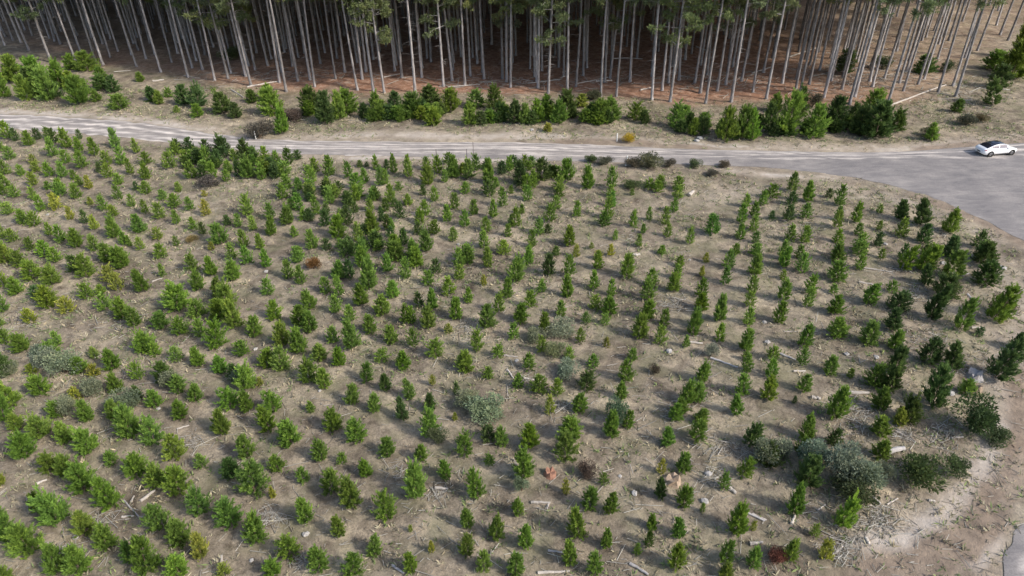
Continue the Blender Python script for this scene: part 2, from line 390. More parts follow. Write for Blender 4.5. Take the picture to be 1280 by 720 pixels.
road('gravel_road', RUs, RLs, [(0.5, 0.3), (2.1, 0.45), (4.0, 0.5), (5.6, 0.5), (8.6, 0.4), (10.2, 0.4)], 'grey gravel forest road with pale wheel tracks', 0.035)
road('side_road', BLs, BRs, [(1.2, 0.5), (3.2, 0.5)], 'grey gravel side road in the bottom right corner', 0.045)

# ------------------------------------------------------------------ foliage builders
def unit(v): return v / (np.linalg.norm(v, axis=-1, keepdims=True) + 1e-9)
def kites(P, D, L, Wd, r):
    """kite-shaped leaf or needle-bunch faces: base P, direction D, length L, width Wd"""
    D = unit(D); s = unit(np.cross(D, r.normal(size=D.shape)))
    L = np.asarray(L)[:, None]; Wd = np.asarray(Wd)[:, None]
    V = np.stack([P, P + D * L * 0.45 + s * Wd * 0.5, P + D * L, P + D * L * 0.45 - s * Wd * 0.5], 1).reshape(-1, 3)
    F = np.arange(len(P) * 4).reshape(-1, 4)
    return V, F
def pine_crown(r, whorls, nbr, nsh, leaves, slim=1.0, wide=1.0):
    """young pine: whorls of upswept branches carrying bottle-brush shoots, a leader on top; height 1, radius about 0.5"""
    B0 = []; BD = []; SL = []; ST = []
    ph = r.random() * 6; sk = r.uniform(0.85, 1.15)
    for w in range(whorls):
        t = 0.02 + 0.80 * (w / (whorls - 1)) ** 1.15 + r.normal(0, 0.012)
        nb = max(4, int(round(nbr * (1 - 0.45 * t)))); a0 = r.random() * 6
        prof = 0.50 * min(1, 0.80 + 1.6 * t) * (1 - t) ** (0.62 * sk) * slim
        for b in range(nb):
            az = a0 + b * 6.283 / nb + r.normal(0, 0.16)
            ext = prof * r.uniform(0.72, 1.12) * (1 + 0.10 * math.sin(az * 2 + ph))
            el = math.radians(18 + 42 * t + r.normal(0, 6))
            bd = np.array([math.cos(az) * math.cos(el), math.sin(az) * math.cos(el), math.sin(el)]); ln = max(ext - 0.07, 0.05) / math.cos(el)
            tb = r.normal(0, 0.10)
            for q in range(nsh):
                u = 0.30 + 0.70 * (q + r.random() * 0.6) / nsh if q < nsh - 1 else 1.0
                B0.append(np.array([0, 0, t]) + bd * ln * u)
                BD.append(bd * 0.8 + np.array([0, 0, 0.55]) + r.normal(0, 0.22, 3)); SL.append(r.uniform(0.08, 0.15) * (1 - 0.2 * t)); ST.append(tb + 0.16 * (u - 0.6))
    for q, (z, l) in enumerate(((0.80, 0.17), (0.76, 0.15), (0.76, 0.14), (0.70, 0.14), (0.70, 0.14))):
        B0.append(np.array([0, 0, z])); BD.append(np.array([0, 0, 1.0]) if q == 0 else np.array([math.cos(q * 1.6) * 0.45, math.sin(q * 1.6) * 0.45, 1.0])); SL.append(l); ST.append(0.1)
    base = np.array(B0); d = unit(np.array(BD)); sl = np.array(SL); shoots = len(base)
    s = np.linspace(0, 1, leaves)
    P = base[:, None] + d[:, None] * (sl[:, None] * s[None])[..., None]
    perp = unit(np.cross(d[:, None], r.normal(size=(shoots, leaves, 3))))
    D = unit(d[:, None] * 0.8 + perp * (0.75 - 0.45 * s)[None, :, None])
    L = 0.075 + 0.055 * r.random((shoots, leaves))
    Wd = (0.020 + 0.012 * r.random((shoots, leaves))) * wide
    V, F = kites(P.reshape(-1, 3), D.reshape(-1, 3), L.ravel(), Wd.ravel(), r)
    V[:, 2] = np.maximum(V[:, 2], 0.0)
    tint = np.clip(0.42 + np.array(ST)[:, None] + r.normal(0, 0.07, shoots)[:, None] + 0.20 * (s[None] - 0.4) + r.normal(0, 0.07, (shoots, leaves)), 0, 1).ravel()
    return V, F, np.repeat(tint, 4)
def bush_crown(r, lumps, per, leaf=0.09, flat_=0.75):
    """rounded shrub of several lumps; height about 1, radius about 0.5"""
    P = []; D = []; T = []
    for k in range(lumps):
        c = np.array([r.uniform(-0.3, 0.3), r.uniform(-0.3, 0.3), r.uniform(0.28, 0.68)]) if k else np.array([0, 0, 0.5])
        rr = r.uniform(0.17, 0.3)
        v = unit(r.normal(size=(per, 3))); rad = rr * r.random(per)[:, None] ** 0.35
        p = c + v * rad * np.array([1, 1, 1.05]); P.append(p); D.append(v + [0, 0, 0.5] + r.normal(size=(per, 3)) * 0.5)
        T.append(np.full(per, 0.45 + r.normal(0, 0.1)))
    P = np.vstack(P); D = np.vstack(D); T = np.concatenate(T); P[:, 2] = np.maximum(P[:, 2], 0.03)
    V, F = kites(P, D, leaf * (0.7 + 0.6 * r.random(len(P))), leaf * 0.45 * (0.7 + 0.6 * r.random(len(P))), r)
    V[:, 2] = np.clip(V[:, 2], 0.0, None)
    return V, F, np.repeat(np.clip(T + r.normal(0, 0.12, len(P)), 0, 1), 4)
def tube(P, rad, sides=6):
    P = np.asarray(P, float); n = len(P); rad = np.asarray(rad, float)
    T = unit(np.gradient(P, axis=0)); ref = np.array([0, 0, 1.0]) if abs(T[0][2]) < 0.9 else np.array([1.0, 0, 0])
    S = unit(np.cross(T, ref)); U = np.cross(T, S)
    a = np.arange(sides) * 2 * np.pi / sides
    V = (P[:, None] + (S[:, None] * np.cos(a)[None, :, None] + U[:, None] * np.sin(a)[None, :, None]) * rad[:, None, None]).reshape(-1, 3)
    i = np.arange(n * sides).reshape(n, sides); j = np.roll(i, -1, 1)
    F = np.stack([i[:-1], j[:-1], j[1:], i[1:]], -1).reshape(-1, 4)
    c0 = len(V); V = np.vstack([V, P[:1], P[-1:]])
    caps = [[i[0, k], c0, c0, j[0, k]] for k in range(0)]
    return V, F
def closed_tube(P, rad, sides=8):
    V, F = tube(P, np.r_[0.001, rad, 0.001] if False else rad, sides)
    V = V[:-2]; n = len(P)
    F = [list(f) for f in F] + [list(range(sides))[::-1], [(n - 1) * sides + k for k in range(sides)]]
    return V, F
def merge(parts):
    Vs, Fs, o = [], [], 0
    for V, F in parts:
        Vs.append(V); Fs.append(np.asarray(F) + o); o += len(V)
    return np.vstack(Vs), np.vstack(Fs)

NV = 14
CROWN = []; CROWN_LO = []
for k in range(NV):
    r = np.random.default_rng(100 + k)
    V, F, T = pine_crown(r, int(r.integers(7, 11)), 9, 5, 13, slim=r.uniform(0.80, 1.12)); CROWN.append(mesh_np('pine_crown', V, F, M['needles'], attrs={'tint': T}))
    r = np.random.default_rng(100 + k)
    CROWN_LO.append(pine_crown(r, 7, 8, 4, 6, wide=2.25, slim=r.uniform(0.9, 1.1)))
V, F = tube([[0, 0, -0.04], [0.008, 0, 0.4], [0, 0, 0.86]], [0.022, 0.014, 0.004], 6); STEM = mesh_np('sapling_stem', V[:-2], F, M['sapling_bark'], True)
BUSH = []
for k in range(6):
    V, F, T = bush_crown(np.random.default_rng(300 + k), 12, 230, leaf=0.075); BUSH.append(mesh_np('bush_crown', V, F, M['needles'], attrs={'tint': T}))
parts = []
for k in range(5):
    a = k * 1.256; parts.append(tube([[0, 0, -0.05], [0.1 * math.cos(a), 0.1 * math.sin(a), 0.25], [0.22 * math.cos(a), 0.22 * math.sin(a), 0.55]], [0.022, 0.016, 0.006], 5))
V, F = merge(parts); STEMS = mesh_np('bush_stems', V, F, M['sapling_bark'], True)

GREEN = {'g': (0.182, 0.280, 0.050), 'y': (0.290, 0.315, 0.060), 'd': (0.098, 0.155, 0.044)}
HUE = {'g': 'green', 'y': 'yellow green', 'd': 'dark green'}
def jitter(c, r, a=0.12):
    f = 1 + r.normal(0, a); return np.clip([c[0] * f * (1 + r.normal(0, 0.07)), c[1] * f, c[2] * f * (1 + r.normal(0, 0.12))], 0.01, 0.6)

# ------------------------------------------------------------------ measurements taken from the photograph
# each tile: origin x, origin y, zoom; then cx bottom width height [y yellowish, d dark] in zoomed pixels
PLANT = """
@0 576 5
15 160 80 130 y;310 75 110 120;415 100 110 130;525 200 160 180;690 300 160 200;250 320 90 140;375 400 170 200;535 460 140 160;670 550 130 150
15 380 80 110;60 510 120 170;195 590 180 200;355 700 130 190;505 720 190 190;30 760 110 120;700 25 90 80;865 105 140 150;990 165 120 140
1120 215 160 170;1260 345 140 180;1020 435 130 170;1130 525 150 160;820 640 100 160;925 720 180 230;1125 740 160 120;1265 620 110 170 y;1265 50 90 90
@256 576 5
180 120 130 130 d;310 220 170 200;455 65 110 90;620 130 90 110;430 240 50 70 y;790 195 120 140;925 300 130 180;1010 105 100 110;860 20 70 70
640 390 120 160;165 410 160 170;320 520 140 170;845 475 100 130;1140 370 130 150;535 600 130 140;725 700 150 150;425 730 120 100;125 730 90 70 y
1060 600 110 120;930 720 120 130
@512 576 5
45 240 140 190;230 110 90 120;425 235 120 170;500 30 70 60;715 120 120 170;680 340 85 160;365 420 90 160;540 500 110 160;725 550 110 160
355 605 90 150;465 700 90 170;665 720 120 130;20 710 90 120;8 445 30 60 y;1210 160 60 70;975 215 60 90 y;1120 310 110 140;1250 350 100 130
1055 490 120 170;1225 555 90 140;1010 660 110 170;1160 715 100 150;140 580 50 70 y
@768 576 5
290 90 60 110 y;425 75 100 110;800 100 90 120;680 190 70 120;430 290 100 150;285 250 80 120 d;548 325 40 60;755 470 120 170;865 440 40 70 y
235 440 80 100;405 490 90 150;210 550 70 110 d;140 595 50 80;385 695 120 180;685 650 100 170;860 680 90 150;1095 630 90 140;1125 345 120 190
1195 180 160 200 d;955 25 140 80 d;1245 480 60 80;695 740 90 90
@1024 576 5
135 425 120 180;40 620 80 120 y
@0 440 5
40 150 110 130 d;75 340 130 140;30 440 110 170;110 490 100 110;270 270 130 130;205 140 70 60 y;510 130 110 90;600 165 80 80 y;710 120 120 130
870 180 80 110;975 35 90 50;1110 70 90 80;1245 100 100 120;480 300 80 70 y;555 440 110 140;740 270 90 120;370 420 100 110;260 550 140 130
420 580 120 140;160 670 140 160;565 640 140 160;700 695 130 150;720 420 100 130;820 540 150 190;970 590 130 160;1105 675 140 160;870 310 80 90 d
975 350 110 110;1035 200 130 140 d;1120 260 110 120;1225 310 100 110;1140 420 110 120
@256 440 5
110 140 110 110;255 240 130 140;190 170 100 90 d;235 30 100 70;350 215 50 50 y;165 350 120 130;265 380 110 130;440 380 110 130;110 520 130 160
400 490 130 160;540 585 150 170;395 100 120 120;490 125 120 150;270 665 120 150;655 205 120 140;755 240 90 120;720 60 110 90;840 95 100 120
665 380 65 70;805 490 110 130;920 335 80 120;1010 190 75 120;1060 385 85 110;1130 245 80 110 d;955 565 130 140;730 675 100 130;1145 655 110 120
1240 110 100 120;1110 70 90 80;1240 430 90 140 d
@512 440 5
10 295 80 140;160 45 110 60;350 135 130 140;490 180 80 80;555 50 80 60;745 125 80 100;680 235 80 90;810 260 100 110;920 275 80 100
995 65 80 80;1145 100 80 80;1105 240 120 90 d;145 215 40 60 y;295 275 50 70 d;130 370 90 110 d;125 540 110 170;285 430 40 50 y;70 675 100 110
345 650 120 130;500 565 110 90 d;580 590 80 120;750 620 130 150;495 705 90 130;1010 570 160 150;980 690 130 170;875 400 70 100 y;1060 390 110 120
1260 555 110 200
@768 440 5
110 60 80 80;75 190 100 130;40 310 80 110;545 190 80 120;800 280 80 130;820 140 80 110;820 60 60 60;985 60 80 70;970 175 80 110;955 315 110 150
1165 100 70 100;1175 260 90 110;760 405 90 130;440 330 90 140;520 325 80 120;420 400 90 110;375 440 90 110;535 460 100 100;505 570 100 130
330 600 90 120;1120 330 30 50 d;845 600 110 150 d;75 490 80 110;1195 560 110 160;1170 650 110 130
@1024 440 5
65 150 90 120;190 170 50 60;465 140 100 150;340 230 100 120;440 250 90 140;370 370 100 130;90 430 140 210;680 80 110 140;825 125 110 150
705 355 130 260;555 440 110 140;505 470 80 100 y;385 540 100 100;365 670 120 130;910 270 80 90;1100 180 150 230 d;75 590 90 110 d
@0 310 5
40 100 100 120;130 120 90 100;220 195 110 120;290 60 100 70;355 95 90 90;335 235 110 110;25 250 80 110;110 295 100 110;25 400 80 110
305 370 130 150;235 320 70 80 d;425 405 100 90 y;190 460 90 90 y;5 480 50 70;475 150 90 100 d;540 185 120 130;685 90 100 110;770 120 110 130
690 210 90 100 y;740 265 80 100 y;550 320 90 90;635 290 60 60;660 385 100 90;765 440 110 140;850 495 100 120;900 275 100 150;1020 180 50 80
1010 65 90 80;1205 140 80 100;1240 270 90 130;1115 395 160 150;1245 435 100 110;1010 510 110 110;1135 555 100 110;1260 560 80 110;915 650 120 130
970 690 80 90 y;35 590 80 90;145 650 110 100;365 610 70 90;330 695 110 90;595 690 70 70
@256 310 5
45 170 90 120;175 75 70 90;270 110 80 110;185 200 100 120;390 135 80 110;585 105 80 100;530 200 80 110;605 235 80 110;400 300 80 100
85 310 90 130;140 390 110 150;100 460 130 140;200 510 110 170;75 630 130 160;310 555 100 130;235 680 90 140;435 450 100 120;665 385 90 110
490 620 110 150;590 660 110 150;595 500 110 140;665 530 110 140;825 420 80 110;760 290 80 100;840 310 70 120;835 195 90 120;905 200 80 110 d
1025 270 110 170;985 375 100 140;985 130 90 130;890 60 100 90 d;1110 435 110 130;1145 160 80 110;1180 320 90 110;1200 90 110 120;1260 210 70 140
910 470 80 100;930 640 120 180;805 600 90 100;1040 535 90 120;1170 600 90 120;1260 480 80 110
@512 310 5
45 130 100 120;165 165 80 90 d;120 245 80 90;310 130 80 110;360 105 90 110;315 200 80 90;490 135 70 130;590 50 90 70
745 110 65 110;660 215 100 140;870 175 80 130 d;995 190 75 120;915 50 60 60;1175 140 80 110;1150 265 70 110;990 320 80 130;825 285 70 80
605 320 80 120;245 300 90 100;370 355 65 90;60 375 70 80 d;145 400 80 120;15 480 70 100;120 510 90 130;290 460 90 130;560 420 80 110
485 520 110 150;685 480 110 130;755 385 80 100;945 440 80 100;840 530 75 120;1160 385 80 90;1100 480 60 70;1220 490 60 70;1065 600 60 90
650 580 80 100;425 650 80 130;25 630 70 120;160 695 120 140;565 690 90 90;825 670 70 100;985 700 90 110;1260 300 60 100;1250 420 110 120
465 245 40 60 y;1255 50 50 70 y;1040 60 50 70 y;245 540 60 50 y;1230 630 50 60 y
@768 310 5
75 190 90 140;295 45 60 60;405 120 65 70;390 200 70 90;370 280 90 120;570 90 45 60 y;545 180 45 60 y;230 245 80 110;215 330 90 130
200 450 90 120;155 570 110 150;310 490 80 100;285 605 80 110;115 710 90 140;755 45 70 60;710 130 80 110;690 230 65 100;540 310 80 110
540 400 90 110;515 500 80 120;485 555 80 140;655 470 100 180;655 590 70 110;880 50 80 60;870 180 90 130;855 290 75 100;840 380 70 90
835 490 75 110;815 650 90 140;1045 130 80 130;1050 205 50 60;1050 340 90 130;1020 475 80 140;1155 70 70 80;1165 165 80 110;1220 290 80 110
1205 375 70 110;1175 630 90 150;995 715 80 110;445 630 50 70
@1024 310 5
110 215 110 130;110 100 100 120;245 60 90 80;250 140 70 90;385 70 40 50;520 140 80 130;640 150 110 150;660 240 70 110;820 185 120 150;1020 110 110 120
1040 230 130 130;300 360 110 140;445 290 60 60;480 400 110 120;680 460 110 220;450 530 100 120;880 520 100 200;1090 460 120 200;95 430 110 120
105 575 130 120;300 620 120 150;460 650 90 110;1245 640 90 100;85 290 60 60;995 550 50 50 d;770 320 130 100 d
@0 235 8
45 75 90 90;165 110 100 110;350 130 90 130;425 240 110 150;610 90 130 110;490 25 80 60;575 230 130 160 y;775 115 120 140;910 170 70 80 y
1045 235 100 140;1195 130 90 130;720 330 90 130 y;860 360 80 130 d;960 430 100 140 y;1140 300 110 110;1155 510 130 190;1250 570 100 130;100 280 120 120
245 370 140 130;360 390 130 130;510 480 90 130;620 545 120 160;770 605 150 190;40 510 80 140;140 545 120 130;315 625 100 120;455 690 110 170
565 740 110 130;960 650 120 150;1090 715 120 150;60 715 140 170;1215 735 120 140;10 210 60 80
@160 235 8
45 190 80 120;185 270 80 130;355 120 100 90;475 200 130 130;510 35 90 60;190 65 120 80;90 30 80 50 d;630 235 90 130;790 285 100 150 y
770 90 60 60 y;330 325 120 150;495 375 90 130;660 420 90 120;755 470 80 120 d;130 455 150 180;305 520 110 110 y;330 660 120 130;485 570 70 90
130 620 90 120;20 580 60 110;940 560 150 200;840 620 70 80 y;1205 290 120 200;1000 370 90 100 d;1110 390 80 120;1165 600 120 170;1260 440 80 160
@320 235 8
275 130 130 140;430 230 110 160;610 290 100 180;740 165 110 160;830 45 100 60 d;1000 140 110 150;930 200 110 140 d;1190 110 120 90 d;150 320 100 150
310 380 140 180;155 490 130 190;390 500 90 110;20 420 80 180;50 630 110 150;570 620 130 190;540 340 120 110 d;710 630 110 100 d;820 510 150 230
700 400 120 160 d;920 390 120 180 d;1170 460 150 230;1030 550 100 180;1060 740 150 200;910 700 140 160 d;440 710 110 100;1210 620 140 160 d;1260 340 80 180 d
@480 235 8
70 150 110 170;150 30 80 50;240 170 100 110;395 80 70 100 d;510 145 90 130;165 320 110 150 d;415 300 110 160;360 360 110 150;710 210 110 150
635 340 120 160;815 60 110 80;900 280 110 150;810 390 110 150;505 480 130 140;695 530 100 130;1095 310 100 180;1185 185 100 190;1020 440 110 140
1000 610 120 160;1200 685 130 200;1240 500 90 120;1270 390 70 110;430 640 120 210;115 690 170 220;310 720 160 200;200 580 120 160 d;40 420 110 140 d
340 470 110 120 d;830 720 140 140;1040 720 100 110;1050 80 140 90 d;1270 60 60 80
@640 235 8
155 130 110 140;470 95 110 110;440 220 110 130;380 340 120 160;270 470 110 150;355 450 90 80 d;40 400 110 180;100 260 70 90;200 590 90 180
650 290 90 150;580 575 140 210;440 680 90 120;170 720 100 130;960 300 110 200;1000 190 90 150;920 380 140 100;985 90 90 110;1210 410 90 200
1030 530 60 100;1200 80 50 60;795 610 50 60 y;970 680 60 90 y;860 720 90 90 y;630 710 60 90 d;1265 600 70 160
@800 235 8
180 60 110 70;375 110 110 130;340 240 90 120;85 330 70 140;250 370 110 170;275 490 90 130;215 670 100 180;30 460 70 90
495 570 90 190;730 470 140 200;655 700 60 70 y;1060 190 90 120;1010 360 110 180;1140 290 110 150;1130 430 110 140;1000 520 110 150;950 680 110 160
1150 560 90 110;1155 680 110 120;1225 170 100 140
@960 190 8
235 400 120 180;230 540 110 130 d;390 510 120 220;40 470 130 130;200 700 130 150 d;370 680 120 150;700 560 110 200;690 700 90 140;870 720 120 190
35 670 60 80 d;600 480 90 90 d;1110 620 60 70
@960 235 8
220 530 120 160;360 550 110 150;680 420 100 160;690 560 110 140;690 700 110 150;895 480 100 120;910 640 130 160;1105 430 60 80;1090 590 90 120
140 720 110 180;310 720 120 150;1130 710 60 70
@1120 235 8
55 330 130 170;45 490 110 150;250 390 140 230;265 540 120 170;520 455 140 200;540 700 150 190;820 600 120 140;880 720 150 150;290 720 130 130;60 720 80 130
@0 150 8
90 200 130 160;305 270 120 140;170 220 80 120 d;20 320 80 110;110 400 120 110;385 200 90 100 d;490 180 90 100;550 230 100 130 d;680 290 140 180
540 370 110 170;800 320 110 130;800 190 70 90 d;960 370 110 160;1170 290 120 180;1230 450 120 170;1080 460 110 130;1000 520 70 90 d;1090 580 120 120
1190 640 110 110;830 490 120 150;670 440 100 130;640 580 110 140;500 570 100 130;340 440 80 90 y;370 520 90 60;225 560 80 100;345 660 100 130
475 700 110 140;50 560 130 150;60 700 150 110;800 660 90 90;750 600 80 90;900 690 90 130 y;610 715 120 90
@160 150 8
95 340 80 140;190 450 110 120;190 600 120 150;30 540 80 150;85 700 100 120 d;190 720 100 110;430 490 140 160;480 700 140 210;500 320 120 110 d
580 430 110 120;640 590 160 140;760 600 120 140 d;800 470 110 170;860 590 110 150;990 610 100 110;900 470 150 140 d;950 350 170 160 d;1170 400 160 190 d
1200 590 140 190;1110 560 100 150 d;790 340 100 120 d;700 400 100 120 d;1270 430 90 130 d;620 320 120 100 d
@320 150 8
105 460 120 170;60 600 120 150;210 450 100 120;330 450 120 150 d;420 400 90 90 d;200 590 140 120 d;300 560 120 130;20 450 80 160;310 700 140 130
430 710 100 120;590 530 110 140;550 650 140 170;740 570 130 190;930 590 100 150;1090 640 100 140;1040 480 70 70 d;1110 470 50 50 d;1200 500 80 130
1250 670 100 170;1010 700 150 150;850 700 110 100 d;720 710 120 70
@480 150 8
100 540 100 170;250 590 110 200;20 660 80 150;130 700 100 120;440 660 130 190;540 550 110 160;700 590 150 220;610 640 80 110;850 600 120 180
820 710 110 140;920 520 100 150;1050 650 150 240;1180 560 110 130 d;1250 530 90 130;1250 710 110 170;1120 690 80 100;30 500 70 90 d
@640 150 8
90 660 160 240 d;300 630 200 220 d;150 720 110 160;210 680 110 160;560 620 140 200;470 720 120 150;760 690 120 240;990 700 110 200
@800 150 8
180 720 110 140;380 720 130 140
"""
ROADSIDE = """
@0 0 2.977
15 365 50 110;60 310 80 120;105 375 55 110;130 300 80 100;190 375 70 140;160 330 70 100;225 330 60 110;265 265 50 70;300 390 70 120;330 270 80 70
270 340 60 80;380 340 60 70;425 345 50 75;365 378 40 50;450 408 60 65;525 305 30 40;575 380 60 50 d;625 360 30 40;595 390 40 60;658 422 25 32
685 390 60 90;740 400 60 90 d;740 440 45 60;835 425 70 90;880 440 50 70;940 380 50 60 d;1000 380 60 80;1020 430 80 120;1050 500 50 110;1160 430 80 120
1210 465 80 140;1265 450 60 120
@425 0 2.977
30 430 90 110;5 445 40 80;130 400 40 60;120 455 40 60;200 410 60 80;270 440 80 110;225 455 30 60;340 400 90 80 d;350 465 60 80;415 415 70 100
510 400 70 80;485 470 60 100;575 410 60 100;600 450 50 80;650 460 60 100;690 465 50 90;735 455 60 100;770 430 60 90;815 465 60 100;850 440 70 120
770 490 35 40 y;895 400 50 60 y;960 455 70 100;1010 450 80 100;1100 445 60 70;1135 460 40 60;1250 475 60 100
@850 0 2.977
20 450 50 70;45 500 40 80;85 500 40 80;165 525 60 140;230 520 60 150;270 520 60 130;325 500 60 130;385 510 80 180;350 420 60 80;490 515 90 150
440 430 60 110 d;560 490 90 150;655 500 80 120 d;725 515 110 170 d;720 420 80 100;800 490 60 90;630 470 50 100 d;935 525 50 80;1025 420 50 60
1160 395 60 100;1180 330 70 100;1230 290 110 160;1270 220 60 140;1160 260 80 70;605 280 60 100 d;910 280 80 80 d
"""
def parse(txt):
    out = []
    for line in txt.strip().splitlines():
        if line[0] == '@': ox, oy, s = map(float, line[1:].split()); continue
        for it in line.split(';'):
            w = it.split(); cx, b, ww, hh = map(float, w[:4]); c = w[4] if len(w) > 4 else 'g'
            out.append((ox + cx / s, oy + b / s, ww / s, hh / s, c))
    return out
def dedupe(L, rx=5.0, ry=5.5):
    keep = []
    for a in L:
        if all(abs(a[0] - b[0]) > rx or abs(a[1] - b[1]) > ry for b in keep): keep.append(a)
    return keep
def dims(px, by, w, h, lo=0.95, hi=1.8):
    p = ground(px, by); Zc = depth_of(p); phi = math.atan2(CAM_H, math.hypot(p[0], p[1]))
    D = w * Zc / FPX
    p = ground(px, by - 0.22 * D * math.sin(phi) * FPX / Zc)
    H = (h * Zc / FPX - 0.35 * D * math.sin(phi)) / math.cos(phi)
    H = min(max(H, lo * D), hi * D)
    p[2] = float(zground(p[0], p[1])) - 0.02
    return p, D, H
plants = dedupe(parse(PLANT)); side = dedupe(parse(ROADSIDE), 4, 4)
rr = np.random.default_rng(5)
def clear_of_road(P):
    q = np.array([[P[0]], [P[1]]])
    return not bool(roadmask(q[0], q[1])[0])
def right_edge(a):      # the pines along the right-hand edge stand taller and darker
    k = 1.18 if a[0] > 1085 and 240 < a[1] < 560 else 1.0
    return (dims(a[0], a[1], a[2] * k, a[3] * k), 'd' if k > 1 and a[4] == 'g' and int(a[0]) % 3 else a[4])
items = [right_edge(a) for a in plants]
items = [i for i in items if clear_of_road(i[0][0])]
order = sorted(range(len(items)), key=lambda k: -(items[k][0][1] * items[k][0][2] / depth_of(items[k][0][0]) ** 2))
big = set(order[:300])
rf = np.random.default_rng(61)          # low dark growth filling the thickets among the small pines
for cx, cy, ax_, ay_, k in ((285, 207, 66, 10, 24), (430, 272, 66, 28, 24), (452, 312, 32, 18, 8), (665, 214, 34, 8, 8), (560, 212, 50, 6, 6), (815, 236, 14, 4, 3)):
    for q in range(k):
        u, v = rf.uniform(-1, 1, 2)
        it = dims(cx + u * ax_, cy + v * ay_ + (u * ay_ * 0.4), rf.uniform(11, 17), rf.uniform(10, 17), 0.7, 1.2)
        if clear_of_road(it[0]): items.append((it, 'd' if rf.random() < 0.45 else 'g'))
def size_word(D, H):
    s = D * H
    return 'small' if s < 2.3 else 'medium' if s < 4.6 else 'large'
for q_ in ((688, 594, 'red brown stump'), (840, 602, 'splintered tan stump'), (1218, 470, 'split grey stump')): LANDMARKS.append((*ground(q_[0], q_[1])[:2], q_[2]))
LOGS = [(1109, 133, 1182, 107, .20, 0), (983, 72, 1022, 60, .2, 0), (764, 74, 803, 74.5, .2, 0), (309, 109, 351, 102, .2, 0), (191, 101.5, 205, 100, .25, 0),
 (289, 112, 304, 121, .2, 0), (176, 628, 194, 613, .16, 0), (155, 626, 178, 651, .08, 1), (153, 647, 168, 646, .10, 0), (173, 647, 192, 646, .06, 1), (164, 629, 168, 621, .1, 0),
 (1059, 492, 1086, 492, .22, 0), (922, 636, 956, 652, .12, 1), (940, 643, 958, 651, .1, 0), (911, 611, 920, 617, .2, 0), (937, 681, 953, 679, .16, 0), (787, 706, 810, 720, .14, 1),
 (664, 629, 688, 630, .13, 0), (686, 630, 684, 638, .08, 0), (672, 717.6, 712, 714.4, .13, 0), (544, 609, 560, 610.5, .14, 0), (685, 689, 706, 692, .1, 1), (862, 430, 878, 431, .15, 0),
 (980, 415, 1022, 415.6, .07, 0), (888, 449, 922, 462, .13, 1), (975, 444, 994, 452, .14, 1), (991, 466.6, 1006, 466.6, .12, 0), (1014, 498, 1025, 500, .2, 0), (1209, 368, 1223, 380, .16, 1),
 (1080, 336, 1116, 340, .12, 0), (1073, 353.6, 1102, 359, .12, 0), (1214, 410, 1228, 409.6, .14, 0), (1202, 344, 1212, 341, .14, 0), (1108, 568, 1129, 564, .30, 1), (1188, 549.6, 1203, 548, .12, 0),
 (1119, 541, 1138, 552, .1, 0), (222, 538, 237, 533, .09, 0), (46, 605, 59, 600, .12, 0), (277, 696, 277, 709, .12, 0), (490, 706, 505, 718, .12, 1), (634, 464, 642, 475, .1, 0), (655, 474, 668, 475.6, .12, 0),
 (630, 447, 647, 448.4, .1, 0), (861, 245, 867, 240, .35, 0), (789, 319, 800, 319, .22, 0), (1160, 627, 1168, 628.5, .12, 0), (1108, 632, 1122, 624, .08, 0), (1090, 622, 1100, 632, .12, 0), (1083, 634, 1092, 634, .12, 0),
 (1040, 694, 1054, 682, .1, 0), (1082, 672, 1086, 680, .14, 0), (1022, 638, 1032, 631, .07, 0), (989, 657, 993, 645, .14, 0), (130, 465, 136, 457, .14, 0), (446, 362, 458, 357, .1, 0), (190, 352, 203, 347, .1, 0),
 (1246, 112, 1262, 113, .2, 0), (870, 60, 890, 66, .2, 0), (940, 92, 965, 84, .18, 0), (1010, 97, 1035, 92, .15, 0), (660, 104, 700, 101, .16, 0), (720, 106, 760, 97, .15, 0), (560, 108, 600, 105, .15, 0), (480, 97, 500, 93, .14, 0), (800, 115, 815, 111, .2, 0), (745, 103, 765, 101, .2, 0)]
GREYC, SCRUB, BROWN, RUST, GOLD = (0.235, 0.262, 0.165), (0.085, 0.115, 0.045), (0.130, 0.105, 0.075), (0.26, 0.125, 0.045), (0.52, 0.38, 0.03)
